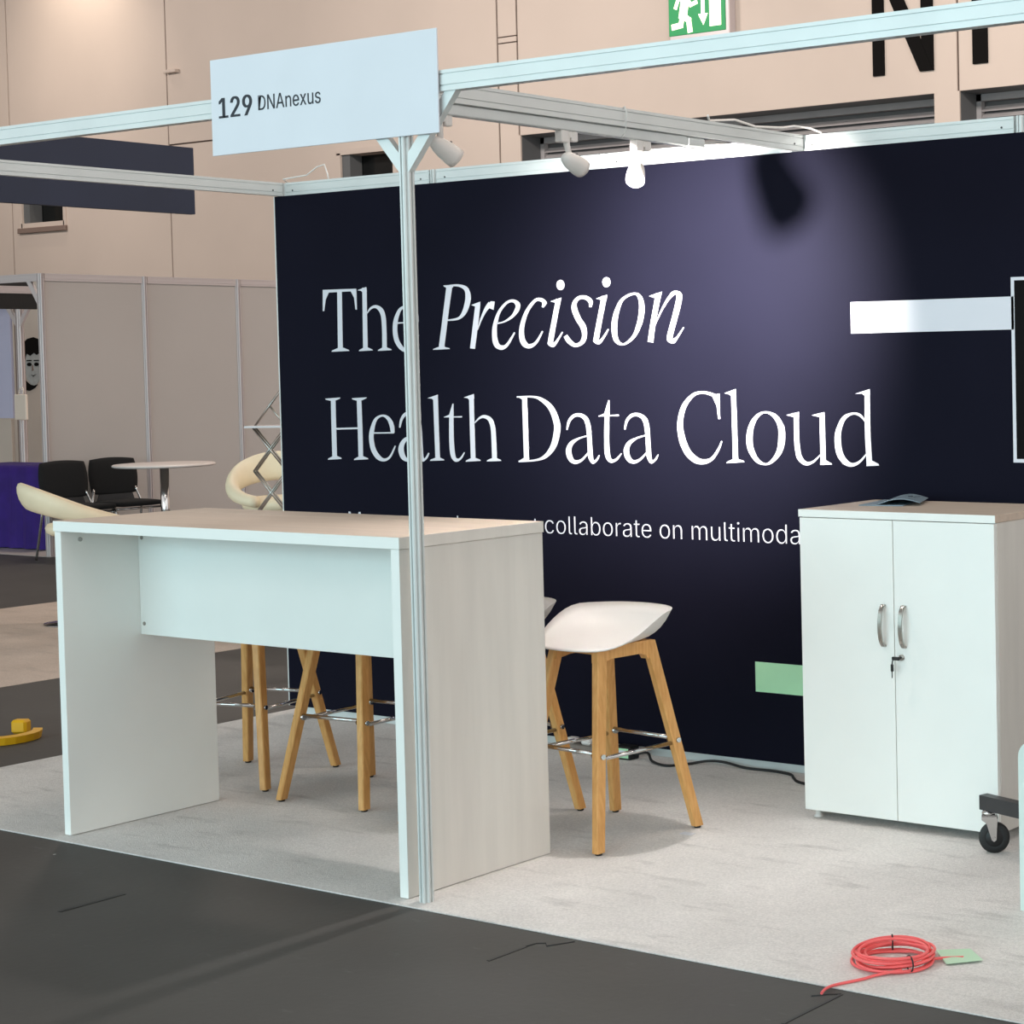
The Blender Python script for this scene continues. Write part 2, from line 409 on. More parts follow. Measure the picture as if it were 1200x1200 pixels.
# emergency exit sign on the hall wall
t = thing('exit_sign', 'lit green exit sign with white running figure above the fascia beam', 'sign', (-10.38, WY-.1, 6.3), world=True)
ex0, ex1, ez0, ez1 = -10.93, -9.83, 6.38, 7.12
MB().cbox(ex0, ex1, WY-.16, WY-.002, ez0-.10, ez1+.06, .012).build('housing', M['grey_alu'], t)
face = MB().cbox(ex0+.0, ex1-.06, WY-.175, WY-.158, ez0, ez1, .004).build('face', M['exit_green'], t)
def ex(x, z):      # fractions of the face
    return ex0 + .0 + (x*(ex1-ex0-.06)), ez0 + z*(ez1-ez0)
pic = MB()
def exstroke(pts, wd):
    for (a, b) in zip(pts[:-1], pts[1:]):
        a = Vector(ex(*a)); b = Vector(ex(*b)); d = (b-a).normalized(); nn = Vector((-d.y, d.x))*wd/2; a = a - d*wd*.35; b = b + d*wd*.35
        pic.prism([tuple(a+nn), tuple(b+nn), tuple(b-nn), tuple(a-nn)], lambda x, z: (x, WY-.179, z), lambda x, z: (x, WY-.174, z))
exstroke([(.30, .66), (.26, .38)], .15); exstroke([(.26, .38), (.36, .27), (.38, .07)], .09); exstroke([(.25, .38), (.22, .19), (.08, .17)], .085)
exstroke([(.34, .70), (.40, .56), (.50, .60)], .06); exstroke([(.28, .72), (.18, .70), (.13, .54)], .06)
hx, hz = ex(.37, .84)
pic.prism([(hx+.06*math.cos(a*PI/8), hz+.06*math.sin(a*PI/8)) for a in range(16)], lambda x, z: (x, WY-.179, z), lambda x, z: (x, WY-.174, z))
exstroke([(.615, .80), (.615, .36)], .065)
pic.prism([ex(.53, .36), ex(.62, .14), ex(.70, .36)], lambda x, z: (x, WY-.179, z), lambda x, z: (x, WY-.174, z))
pic.prism([ex(.73, .10), ex(.93, .10), ex(.93, .95), ex(.73, .95)], lambda x, z: (x, WY-.179, z), lambda x, z: (x, WY-.174, z))
pic.build('pictogram', M['exit_white'], t)

# ------------------------------------------------------------------ shell-scheme profiles
def post_section(r=.023, slot=.0065, dep=.006):
    out = []
    for k in range(8):
        a = PI/8 + k*PI/4; b = a + PI/4
        A = Vector((r*math.cos(a), r*math.sin(a))); B = Vector((r*math.cos(b), r*math.sin(b)))
        m = (A+B)/2; d = (B-A).normalized(); nn = m.normalized()
        out += [tuple(A), tuple(m-d*slot/2), tuple(m-d*slot/2-nn*dep), tuple(m+d*slot/2-nn*dep), tuple(m+d*slot/2)]
    return out
PS = post_section()
def post(mb, x, y, z0, z1, k=1.0):
    mb.prism([(px*k, py*k) for px, py in PS], lambda px, py: (x+px, y+py, z0), lambda px, py: (x+px, y+py, z1))
def beam_sec(wd, z0, h):
    g, e = .0045, .004
    a, b = z0+h*.22, z0+h*.76; w2 = wd/2
    return [(-w2, z0), (w2, z0), (w2, a), (w2-e, a), (w2-e, a+g), (w2, a+g), (w2, b), (w2-e, b), (w2-e, b+g), (w2, b+g), (w2, z0+h), (-w2, z0+h),
            (-w2, b+g), (-w2+e, b+g), (-w2+e, b), (-w2, b), (-w2, a+g), (-w2+e, a+g), (-w2+e, a), (-w2, a)]
def beam_x(mb, x0, x1, y, z0, h=.064, wd=.032):
    mb.prism(beam_sec(wd, z0, h), lambda d, z: (x0, y+d, z), lambda d, z: (x1, y+d, z))
def beam_y(mb, y0, y1, x, z0, h=.064, wd=.032):
    mb.prism(beam_sec(wd, z0, h), lambda d, z: (x+d, y0, z), lambda d, z: (x+d, y1, z))
def screw(parent, p, axis='y', r=.004):
    T = Matrix.Translation(p) @ (Matrix.Rotation(PI/2, 4, 'X') if axis == 'y' else Matrix.Rotation(PI/2, 4, 'Y'))
    return MB().lathe([(r, -.0015), (r, .0015)], 8, T).build('screw', M['alu_dark'], parent)

# ------------------------------------------------------------------ the stand's frame
H, D, XP = 2.504, 2.017, 3.02
frame = thing('stand_frame', 'white aluminium shell scheme frame of posts and beams around the counter', 'frame', (XP, -1.0, 0), world=True)
ZB = H - .062
for x in (0, 1.0, 2.0, 3.0, 4.0, 5.0, 6.0):
    m = MB(); post(m, x, 0, 0, H); m.build('post', M['alu'], frame)
for x in (0, XP, 6.0):
    m = MB(); post(m, x, -D, 0, H, 1.0); m.build('post', M['alu'], frame)
for k in range(6):
    m = MB(); beam_x(m, k+.024, k+.976, 0, ZB, .062); b = m.build('beam', M['alu'], frame)
    for sx in (k+.075, k+.925): screw(b, (sx, -.0165, ZB+.024))
for x0, x1 in ((.024, XP-.024), (XP+.024, 5.976)):
    m = MB(); beam_x(m, x0, x1, -D, ZB, .062, .034); b = m.build('beam', M['alu'], frame)
    for sx in (x0+.05, x1-.05): screw(b, (sx, -D-.0175, ZB+.024))
for x in (0, XP, 6.0):
    m = MB(); beam_y(m, -D+.024, -.024, x, ZB, .062); b = m.build('beam', M['alu'], frame)
    for sy in (-D+.08, -.08): screw(b, (x+.0165, sy, ZB+.024), 'x')
for k in range(6):
    m = MB().box(k+.024, k+.976, -.012, .012, .0, .036); m.build('bottom_rail', M['alu'], frame)
    m = MB().box(k+.02, k+.98, .004, .008, .036, ZB); m.build('wall_panel', M['sign'], frame)
def brace(x, y, dx, dy, z0, reach, tk=.022):
    """Flat diagonal strut from the post up to the beam, with a wedge-cut end."""
    p = [(.012, z0), (.012, z0+.05), (reach-.035, ZB+.001), (reach+.012, ZB+.001), (.020, z0)]
    m = MB().prism(p, lambda d, z: (x+dx*d-dy*tk/2, y+dy*d+dx*tk/2, z), lambda d, z: (x+dx*d+dy*tk/2, y+dy*d-dx*tk/2, z))
    return m.build('brace', M['alu'], frame)
for sx in (-1, 1):
    b = brace(XP, -D, sx, 0, 2.215, .215)
    screw(b, (XP+sx*.10, -D-.0115, 2.34))

for yy in (-1.95, -1.06):
    MB().tube([(3.03, yy, 2.50), (3.045, yy, 2.508), (3.052, yy, 2.49), (3.046, yy, 2.42), (3.023, yy, 2.402)], .0022, 6).build('cable_tie', M['alu'], frame)

# graphic wall hung on the back of the stand
back = thing('backdrop', 'dark navy printed backdrop with white headline behind counter and cabinet', 'backdrop', (3.0, -.03, .04), world=True)
BX0, BX1, BZ0, BZ1 = -.032, 6.03, .036, ZB - .001
MB().box(BX0, BX1, -.0335, -.0255, BZ0, BZ1).build('panel', M['navy'], back)
MB().box(BX0-.006, BX0+.001, -.0345, -.02, BZ0, BZ1+.001).build('edge_strip', M['alu'], back)
PY0, PY1 = -.0352, -.0336
HEAD_ONE=[('s',[(382,1988,413,1988),(379,1844,410,1844),(376,1710,408,1710)]),
('p',[(332,1707),(453,1709),(447,1714),(411,1725),(375,1724),(337,1713)]),
('p',[(285,1994),(510,1992),(510,1981),(415,1981),(304,1980)]),
('p',[(285,1994),(281,1896),(290,1896),(303,1948),(327,1983)]),
('p',[(510,1992),(510,1897),(501,1897),(494,1950),(473,1981)]),
('s',[(550,1995,578,1994),(547,1855,576,1855),(544,1710,574,1710)]),
('p',[(517,1985),(576,1998),(579,1977),(550,1974),(541,1981)]),
('p',[(515,1707),(607,1709),(604,1713),(576,1723),(545,1722),(519,1712)]),
('s',[(577,1876,574,1878),(605,1896,597,1903),(632,1900,635,1914),(654,1887,677,1898),(668,1858,696,1861),(672,1800,700,1800),(670,1710,699,1710)]),
('p',[(640,1706),(730,1708),(727,1713),(700,1721),(670,1721),(644,1711)]),
('s',[(765,1826,765,1832),(832,1827,831,1833),(899,1827,899,1833)]),
('s',[(907,1831,887,1830),(903,1871,881,1866),(871,1901,860,1893),(833,1908,835,1899),(785,1894,799,1885),(751,1849,777,1844),(741,1798,770,1799),(751,1747,779,1754),(786,1709,805,1722),(832,1697,831,1712),(879,1717,869,1722),(908,1773,902,1774)]),
('s',[(1088,1984,1122,1979),(1058,1844,1090,1840),(1029,1711,1062,1707)]),
('p',[(1069,1988),(1130,1989),(1127,1977),(1089,1976),(1072,1983)]),
('p',[(992,1705),(1097,1707),(1095,1711),(1064,1717),(1026,1717),(995,1709)]),
('s',[(1105,1982,1104,1989),(1158,1980,1161,1990),(1195,1964,1214,1976),(1202,1938,1234,1939),(1196,1906,1227,1900),(1179,1869,1201,1859),(1152,1845,1157,1835),(1088,1837,1089,1831)]),
('s',[(1262,1903,1291,1899),(1243,1811,1273,1807),(1222,1708,1251,1705)]),
('p',[(1236,1897),(1291,1910),(1289,1887),(1261,1889)]),
('s',[(1272,1787,1268,1788),(1301,1835,1290,1838),(1334,1873,1316,1881),(1364,1891,1341,1907)]),
('p',[(1330,1892),(1355,1910),(1377,1908),(1369,1872),(1348,1879)]),
('s',[(1387,1810,1385,1816),(1432,1816,1428,1822),(1484,1836,1474,1845),(1522,1868,1499,1876),(1524,1898,1500,1890),(1487,1914,1485,1901),(1443,1904,1452,1896),(1395,1865,1410,1859),(1364,1808,1388,1804),(1357,1756,1386,1757),(1369,1715,1396,1727),(1411,1698,1412,1718),(1452,1716,1440,1724),(1494,1770,1488,1773)]),
('s',[(1663,1873,1652,1877),(1681,1895,1657,1892),(1652,1915,1647,1900),(1608,1909,1618,1899),(1555,1861,1573,1854),(1522,1797,1548,1794),(1518,1745,1548,1748),(1538,1712,1561,1727),(1580,1702,1576,1720),(1622,1724,1611,1731),(1657,1772,1651,1775)]),
('p',[(1703,1899),(1766,1913),(1758,1891),(1726,1894)]),
('s',[(1736,1909,1763,1904),(1710,1821,1737,1817),(1686,1738,1714,1734),(1684,1716,1711,1722),(1714,1705,1707,1720),(1739,1726,1729,1732),(1770,1766,1766,1769)]),
('p',[(1786,1966),(1784,1958),(1779,1951),(1772,1946),(1763,1945),(1754,1947),(1747,1952),(1743,1959),(1741,1967),(1743,1975),(1748,1982),(1756,1986),(1764,1988),(1773,1986),(1780,1981),(1784,1974)]),
('s',[(1934,1868,1922,1869),(1941,1894,1920,1887),(1911,1915,1902,1900),(1867,1917,1873,1904),(1833,1896,1852,1888),(1823,1863,1853,1866),(1844,1818,1872,1827),(1870,1784,1899,1792),(1879,1754,1905,1752),(1869,1728,1886,1717),(1841,1718,1839,1703),(1815,1734,1797,1720),(1794,1756,1775,1747)]),
('p',[(1961,1903),(2022,1917),(2015,1895),(1983,1898)]),
('s',[(1993,1913,2020,1908),(1968,1826,1994,1822),(1945,1745,1972,1741),(1943,1723,1969,1729),(1972,1712,1965,1727),(1997,1732,1987,1738),(2027,1772,2022,1775)]),
('p',[(2041,1969),(2040,1961),(2035,1954),(2028,1950),(2019,1948),(2011,1950),(2004,1955),(2000,1962),(1998,1970),(2000,1978),(2005,1985),(2012,1989),(2021,1990),(2029,1988),(2036,1984),(2040,1977)]),
('c',[(2168,1913,2167,1921),(2190,1898,2209,1905),(2195,1855,2223,1853),(2182,1797,2207,1791),(2155,1745,2169,1737),(2107,1714,2109,1706),(2078,1730,2058,1721),(2072,1777,2042,1777),(2082,1834,2057,1841),(2110,1890,2099,1898)]),
('p',[(2250,1905),(2318,1920),(2309,1895),(2276,1897)]),
('s',[(2287,1915,2314,1910),(2259,1814,2285,1810),(2237,1718,2265,1714)]),
('s',[(2279,1785,2276,1786),(2318,1843,2310,1846),(2360,1890,2349,1897),(2388,1907,2381,1921),(2395,1903,2417,1913),(2393,1887,2421,1883),(2373,1826,2400,1820),(2343,1746,2370,1741),(2344,1718,2368,1726),(2376,1709,2368,1724),(2401,1734,2393,1739),(2430,1771,2426,1773)])]
HEAD_TWO=[('s',[(318,1492,349,1492),(317,1348,348,1349),(317,1210,348,1211)]),
('p',[(280,1491),(381,1496),(379,1490),(350,1482),(314,1481),(283,1486)]),
('p',[(286,1207),(379,1212),(377,1218),(350,1225),(316,1223),(289,1213)]),
('s',[(492,1493,522,1493),(493,1349,524,1349),(493,1214,523,1215)]),
('p',[(460,1492),(558,1496),(555,1491),(525,1482),(490,1481),(463,1487)]),
('p',[(462,1208),(557,1213),(554,1218),(525,1226),(492,1224),(466,1214)]),
('s',[(335,1347,335,1355),(421,1349,421,1357),(511,1351,511,1359)]),
('s',[(589,1330,589,1336),(658,1331,659,1337),(731,1332,731,1338)]),
('s',[(734,1337,711,1334),(729,1375,702,1369),(701,1407,686,1396),(656,1417,657,1408),(605,1398,621,1391),(572,1344,600,1340),(567,1296,597,1298),(581,1248,611,1257),(617,1213,637,1229),(665,1205,663,1218),(707,1225,697,1230),(739,1275,733,1277)]),
('s',[(772,1358,764,1359),(789,1394,774,1399),(816,1415,806,1427),(845,1416,853,1432),(867,1400,894,1409),(878,1359,907,1362),(882,1286,911,1288),(885,1234,913,1238),(908,1207,918,1222),(939,1223,929,1228),(952,1245,946,1247)]),
('s',[(886,1335,888,1330),(832,1324,838,1316),(782,1303,802,1292),(756,1264,790,1264),(770,1222,798,1233),(811,1205,813,1221),(855,1220,845,1228),(892,1256,886,1260)]),
('s',[(986,1498,1015,1499),(988,1351,1016,1352),(990,1213,1018,1214)]),
('p',[(950,1491),(1015,1506),(1015,1486),(987,1482),(978,1488)]),
('p',[(955,1211),(1045,1214),(1042,1219),(1019,1226),(989,1225),(960,1217)]),
('p',[(1050,1408),(1160,1411),(1160,1405),(1050,1405)]),
('p',[(1050,1407),(1083,1417),(1105,1466),(1111,1466),(1109,1405)]),
('s',[(1083,1417,1109,1417),(1079,1301,1107,1302),(1086,1234,1113,1239),(1115,1209,1123,1224),(1150,1221,1142,1227),(1173,1250,1168,1252)]),
('s',[(1208,1502,1236,1502),(1208,1352,1236,1353),(1209,1214,1237,1215)]),
('p',[(1175,1493),(1237,1508),(1238,1487),(1209,1482),(1200,1489)]),
('p',[(1176,1210),(1268,1215),(1265,1220),(1240,1227),(1208,1226),(1181,1216)]),
('s',[(1239,1380,1236,1382),(1271,1399,1265,1406),(1296,1402,1300,1416),(1321,1390,1342,1401),(1334,1358,1361,1362),(1337,1303,1365,1304),(1338,1217,1366,1218)]),
('p',[(1305,1213),(1392,1216),(1389,1221),(1366,1228),(1337,1228),(1309,1219)]),
('s',[(1525,1494,1554,1495),(1526,1354,1555,1354),(1527,1216,1556,1217)]),
('s',[(1494,1491,1494,1497),(1589,1490,1590,1498),(1635,1474,1647,1487),(1679,1439,1705,1451),(1705,1380,1740,1386),(1704,1343,1739,1339),(1686,1290,1715,1280),(1650,1249,1664,1236),(1598,1227,1600,1219),(1495,1219,1496,1212)]),
('p',[(1494,1496),(1553,1498),(1553,1481),(1527,1482),(1508,1491)]),
('p',[(1495,1213),(1553,1216),(1558,1232),(1528,1232),(1501,1220)]),
('s',[(1783,1353,1776,1354),(1799,1387,1786,1392),(1825,1407,1817,1419),(1855,1408,1862,1423),(1879,1392,1901,1402),(1890,1354,1915,1357),(1894,1286,1919,1288),(1897,1237,1922,1241),(1920,1211,1927,1226),(1948,1226,1940,1232),(1960,1247,1956,1249)]),
('s',[(1896,1332,1898,1327),(1844,1321,1848,1314),(1795,1302,1812,1291),(1771,1266,1801,1265),(1785,1225,1809,1236),(1823,1209,1825,1225),(1865,1224,1858,1232),(1902,1258,1896,1261)]),
('p',[(1959,1414),(2070,1419),(2070,1412),(1959,1410)]),
('p',[(1959,1412),(1991,1423),(2015,1478),(2021,1478),(2020,1414)]),
('s',[(1993,1418,2018,1418),(1987,1308,2014,1309),(1991,1244,2018,1249),(2019,1217,2028,1232),(2056,1228,2049,1236),(2082,1255,2078,1258)]),
('s',[(2105,1356,2098,1357),(2120,1390,2108,1395),(2146,1409,2138,1421),(2176,1410,2182,1424),(2199,1394,2221,1404),(2210,1357,2235,1360),(2214,1291,2239,1292),(2218,1242,2242,1246),(2240,1217,2247,1231),(2268,1232,2260,1237),(2280,1253,2276,1254)]),
('s',[(2216,1336,2218,1331),(2165,1325,2169,1318),(2117,1306,2133,1295),(2093,1270,2122,1269),(2107,1230,2130,1242),(2145,1215,2146,1230),(2186,1230,2179,1237),(2222,1263,2217,1266)]),
('s',[(2604,1483,2596,1476),(2585,1500,2578,1489),(2525,1513,2524,1503),(2467,1504,2476,1493),(2411,1458,2433,1449),(2385,1391,2413,1389),(2388,1327,2420,1333),(2416,1263,2446,1277),(2465,1225,2483,1247),(2517,1218,2516,1238),(2565,1236,2555,1246),(2599,1277,2589,1281),(2615,1311,2609,1313)]),
('p',[(2605,1503),(2606,1402),(2596,1401),(2590,1453),(2567,1496)]),
('s',[(2665,1514,2689,1515),(2666,1368,2691,1369),(2667,1227,2693,1228)]),
('p',[(2630,1504),(2688,1521),(2689,1498),(2663,1495),(2653,1501)]),
('p',[(2633,1224),(2724,1229),(2721,1234),(2694,1241),(2665,1240),(2638,1230)]),
('c',[(2835,1425,2835,1432),(2873,1407,2887,1419),(2895,1369,2922,1377),(2896,1326,2929,1325),(2887,1279,2912,1271),(2861,1243,2872,1233),(2830,1226,2830,1219),(2796,1243,2782,1231),(2772,1284,2744,1277),(2768,1328,2737,1329),(2777,1373,2753,1380),(2799,1408,2788,1418)]),
('p',[(2937,1417),(2998,1430),(2998,1410),(2971,1410)]),
('s',[(2973,1424,2997,1424),(2973,1333,2997,1334),(2976,1281,3001,1285),(2989,1242,3010,1252),(3027,1221,3031,1235),(3067,1233,3062,1240),(3098,1261,3095,1264)]),
('p',[(3060,1417),(3120,1429),(3122,1410),(3095,1410)]),
('s',[(3097,1423,3121,1424),(3097,1334,3122,1335),(3098,1228,3123,1229)]),
('p',[(3095,1224),(3152,1226),(3148,1231),(3125,1241),(3098,1248)]),
('s',[(3314,1394,3310,1391),(3290,1421,3284,1413),(3252,1427,3254,1419),(3206,1411,3220,1401),(3176,1366,3200,1361),(3166,1320,3196,1321),(3174,1267,3203,1275),(3205,1229,3223,1245),(3248,1219,3248,1233),(3286,1236,3280,1243),(3316,1267,3312,1270)]),
('s',[(3311,1511,3335,1511),(3309,1357,3334,1357),(3314,1228,3340,1229)]),
('p',[(3265,1499),(3335,1517),(3336,1495),(3308,1493),(3298,1500)]),
('p',[(3313,1222),(3371,1225),(3368,1232),(3341,1243),(3317,1244)])]
def headline(rows, name):
    mb = MB()
    for li, (kind, pts) in enumerate(rows):
        PY0, PY1 = -.0352 - 4e-5*(li % 14), -.0336       # overlapping strokes never share a plane
        if kind == 'p':
            q = [(x/1000, z/1000) for x, z in pts]
            mb.prism(q, lambda x, z: (x, PY0, z), lambda x, z: (x, PY1, z))
        else:
            c = cat_rom([tuple(v/1000 for v in r) for r in pts], kind == 'c', 6)
            n = len(c); vs = []
            for (ax, az, bx, bz) in c: vs += [(ax, PY0, az), (bx, PY0, bz), (ax, PY1, az), (bx, PY1, bz)]
            fs = []
            for i in range(n if kind == 'c' else n-1):
                a, b = 4*i, 4*((i+1) % n)
                fs += [(a, a+1, b+1, b), (a+2, b+2, b+3, a+3), (a, b, b+2, a+2), (a+1, a+3, b+3, b+1)]
            if kind == 's': fs += [(0, 2, 3, 1), (4*n-4, 4*n-3, 4*n-1, 4*n-2)]
            mb.add(vs, fs)
    return mb.build(name, M['white_print'], back)
headline(HEAD_ONE, 'headline'); headline(HEAD_TWO, 'headline')

try:                                            # the sans face that ships with Blender
    FONT = bpy.data.fonts.load(bpy.utils.system_resource('DATAFILES', path='fonts') + '/Inter.woff2')
except Exception:
    FONT = None
def text_verts(body, x0, x1, z0, cap, bold=0.0):
    """Built-in font, scaled so the line spans x0..x1 and its capitals are cap high."""
    def mesh_of(t):
        cu = bpy.data.curves.new('text', 'FONT'); cu.body = t; cu.offset = bold; cu.font = FONT or cu.font; cu.resolution_u = 4; cu.size = 1
        ob = bpy.data.objects.new('text', cu); COL.objects.link(ob)
        dg = bpy.context.evaluated_depsgraph_get(); dg.update()
        me = bpy.data.meshes.new_from_object(ob.evaluated_get(dg))
        v = [tuple(p.co) for p in me.vertices]; f = [tuple(p.vertices) for p in me.polygons]
        bpy.data.objects.remove(ob); bpy.data.curves.remove(cu); bpy.data.meshes.remove(me)
        return v, f
    hv, _ = mesh_of('H'); hh = max(p[1] for p in hv) - min(p[1] for p in hv)
    v, f = mesh_of(body); a = min(p[0] for p in v); b = max(p[0] for p in v)
    return [(x0 + (p[0]-a)/(b-a)*(x1-x0), z0 + p[1]*cap/hh) for p in v], f
def text_part(parent, name, items, y0, y1, m):
    mb = MB()
    for k, it in enumerate(items):
        y0 -= 5e-5*(k > 0)
        v, f = text_verts(*it)
        n = len(v); vs = [(x, y0, z) for x, z in v] + [(x, y1, z) for x, z in v]
        cnt = {}
        for q in f:
            for i in range(len(q)):
                e = (q[i], q[(i+1) % len(q)]); cnt[e] = cnt.get(e, 0) + 1
        fs = [tuple(q) for q in f] + [tuple(i+n for i in reversed(q)) for q in f]
        fs += [(a, a+n, b+n, b) for (a, b) in cnt if (b, a) not in cnt]
        mb.add(vs, fs)
    return mb.build(name, m, parent)
text_part(back, 'subtitle', [('Manage, analyze, and', .415, 1.585, .893, .075, -.012), ('collaborate on multimodal', 1.64, 3.03, .909, .075, -.012)], PY0, PY1, M['white_print'])
MB().box(2.757, 3.90, PY0, PY1, .313, .433).build('green_block', M['green_print'], back)
MB().box(3.253, 3.975, PY0, PY1, 1.730, 1.850).build('white_bar', M['white_print'], back)
MB().box(3.978, 4.90, PY0, PY1, 1.258, 1.908).build('dark_block', M['black_print'], back)
fr = MB()
for a in [(3.964, 3.978, 1.245, 1.920), (4.90, 4.914, 1.245, 1.920), (3.978, 4.90, 1.908, 1.920), (3.978, 4.90, 1.245, 1.258)]: fr.box(a[0], a[1], PY0, PY1, a[2], a[3])
fr.build('block_outline', M['white_print'], back)

# fascia name board
sg = thing('sign_board', 'white fascia name board with stand number above the counter post', 'sign', (2.68, -2.05, 2.32), world=True)
MB().cbox(2.163, 3.190, -2.0445, -2.0395, 2.320, 2.627, .001).build('board', M['sign'], sg)
text_part(sg, 'stand_number', [('129', 2.203+k, 2.360+k, 2.438, .064, 0) for k in (-.0025, 0, .0025)], -2.0456, -2.0446, M['ink'])
text_part(sg, 'exhibitor_name', [('DNAnexus', 2.392, 2.682, 2.449, .046, 0)], -2.0456, -2.0446, M['ink'])
MB().box(2.5, 2.54, -2.0394, -2.034, ZB-.01, H+.01).build('hook', M['alu'], sg)

# ------------------------------------------------------------------ track and spot lamps under the cross beam
TX = 3.0
tr = thing('lamp_track', 'white lamp track fixed under the cross beam between post and backdrop', 'track', (TX, -1.3, 2.40), world=True)
MB().cbox(TX-.02, TX+.02, -1.93, -.70, 2.406, 2.4405, .003).build('rail', M['alu'], tr)
MB().cbox(TX-.022, TX+.022, -.70, -.60, 2.404, 2.4405, .006).build('feed_box', M['alu'], tr)
def spot_lamp(y, aim, label, on=True, hx=0.0, TX=TX):
    t = thing('spot_lamp', label, 'lamp', (TX, y, 2.36), world=True, group='white spot lamps on the tracks')
    ad = MB().cbox(TX-.016, TX+.016, y-.042, y-.008, 2.366, 2.407, .003).cbox(TX-.012, TX+.012, y+.012, y+.042, 2.372, 2.407, .003).cbox(TX-.011, TX+.011, y-.010, y+.014, 2.384, 2.406, .002)
    ad.build('adapter', M['seat'], t)
    MB().tube([(TX, y-.004, 2.40), (TX, y-.002, 2.36), (TX+hx*.9, y+.002, 2.314)], [.012, .011, .009], 12).build('stem', M['seat'], t)
    d = (Vector(aim)).normalized()
    piv = Vector((TX+hx, y+.004, 2.306))
    T = Matrix.Translation(piv) @ d.to_track_quat('Z', 'Y').to_matrix().to_4x4()
    prof = [(.002, -.042), (.011, -.039), (.019, -.030), (.026, -.012), (.030, .012), (.0325, .040), (.0325, .060), (.030, .060), (.028, .053)]
    hd = MB().lathe(prof, 24, T).build('head', M['seat'], t)
    MB().lathe([(.0275, .051), (.0275, .055), (.016, .059), (.003, .060)], 20, T).build('bulb', M['bulb'] if on else M['table_white'], hd)
    MB().cbox(-.010, .010, .0285, .0325, .012, .017, .0008, T).build('maker_plate', M['ink'], hd)
    return piv + d*.07, d
p, d = spot_lamp(-1.30, (-.12, 1.2, -.42), 'white spot lamp aimed at the backdrop, left of the glaring lamp', True, .012)
spot('spot_lamp_light', p, (2.58, 0, 1.88), 86, 850, (1.0, .93, .88), 1.0, .024)
p, d = spot_lamp(-.93, (.42, -.62, -.66), 'white spot lamp with its glaring bulb turned towards the viewer', True, -.026)
spot('spot_lamp_light', p, (3.55, -1.85, 0), 92, 85, (1.0, .93, .88), .9, .028)
spot_lamp(-1.86, (.25, .9, -.62), 'unlit white spot lamp peeping out beside the name board', False)
MB_ = MB().cbox(5.98, 6.02, -1.93, -.9, 2.406, 2.4405, .003).build('lamp_track', M['alu'])  # unseen track added to carry the extra lamp
tag(MB_, 'unseen white lamp track added under the cross beam beyond the right edge', 'track')
p, d = spot_lamp(-1.55, (-1.1, 1.5, -.8), 'unseen white spot lamp added beyond the right edge to brighten the backdrop', True, 0, 6.0)
spot('spot_lamp_light', p, (4.5, 0, 1.55), 62, 45, (1.0, .95, .90), .9, .028)  # added lamp out of view, brightens the right of the backdrop
# white leads on top of the beams
cb = MB().tube([(3.05, -.62, 2.52), (3.0, -.55, 2.512), (3.0, -.40, 2.53), (3.02, -.30, 2.512), (3.03, -.14, 2.522), (3.03, -.07, 2.535), (3.06, -.01, 2.53), (3.10, .012, 2.511)], .0045, 7)
tag(cb.build('lamp_lead', M['seat']), 'white lead lying on the cross beam near the backdrop', 'cable')
cb = MB().tube([(2.80, 0.0, 2.512), (2.82, -.05, 2.53), (2.86, -.12, 2.51), (2.91, -.20, 2.49), (2.95, -.30, 2.47), (2.98, -.42, 2.445), (3.0, -.60, 2.425)], .0055, 7)
tag(cb.build('lamp_lead', M['seat']), 'looped white lead running from the lamp track to the backdrop top', 'cable')
cb = MB().tube([(.02, 0, 2.507), (.03, -.03, 2.52), (.06, -.028, 2.522), (.18, -.02, 2.53), (.24, -.01, 2.565), (.28, 0, 2.575), (.30, 0, 2.53), (.305, 0, 2.507)], .0035, 6)
tag(cb.build('lamp_lead', M['seat']), 'thin white wire arching over the left end of the backdrop', 'cable')

# ------------------------------------------------------------------ counter
ct = thing('counter', 'white high counter with pale wood top behind the fascia post', 'counter', (2.09, -1.72, 0), world=True)
cx0, cx1, cy0, cy1, chh, cth = 1.225, 2.957, -2.031, -1.412, 1.112, .036
MB().cbox(cx0, cx1, cy0, -1.5665, chh-cth, chh, .0015).build('worktop', M['maple'], ct)
MB().cbox(cx0, cx1, -1.5635, cy1, chh-cth, chh, .0015).build('worktop_strip', M['maple'], ct)
MB().cbox(cx0-.0008, cx1+.0006, cy0-.0012, cy0, chh-cth, chh, .0004).build('front_edging', M['melamine'], ct)
MB().cbox(cx1, cx1+.0012, cy0, cy1, chh-cth, chh, .0004).build('end_edging', M['melamine_warm_lit'], ct)
el = MB().cbox(cx0+.002, cx0+.036, cy0+.002, cy1-.002, 0.002, chh-cth-.001, .0015).build('end_panel', M['melamine'], ct)
er = MB().cbox(cx1-.038, cx1-.002, cy0+.002, cy1-.002, 0.002, chh-cth-.001, .0015).build('end_panel', M['melamine_warm_lit'], ct)
MB().cbox(cx1-.038, cx1-.002, cy0+.0005, cy0+.002, .002, chh-cth-.001, .0004).build('panel_edging', M['melamine'], er)
mp_ = MB().cbox(cx0+.0365, cx1-.0385, -1.725, -1.707, .675, chh-cth-.001, .001).build('modesty_panel', M['melamine'], ct)
for z in (.715, 1.028):
    T = Matrix.Translation((cx0+.058, -1.7255, z)) @ Matrix.Rotation(PI/2, 4, 'X')
    MB().lathe([(.007, -.002), (.007, .002)], 12, T).build('screw_cap', M['steel'], mp_)
T = Matrix.Translation((cx0+.0365, -1.955, 1.042)) @ Matrix.Rotation(PI/2, 4, 'Y')
MB().lathe([(.008, -.002), (.008, .0025)], 12, T).build('screw_cap', M['steel'], el)

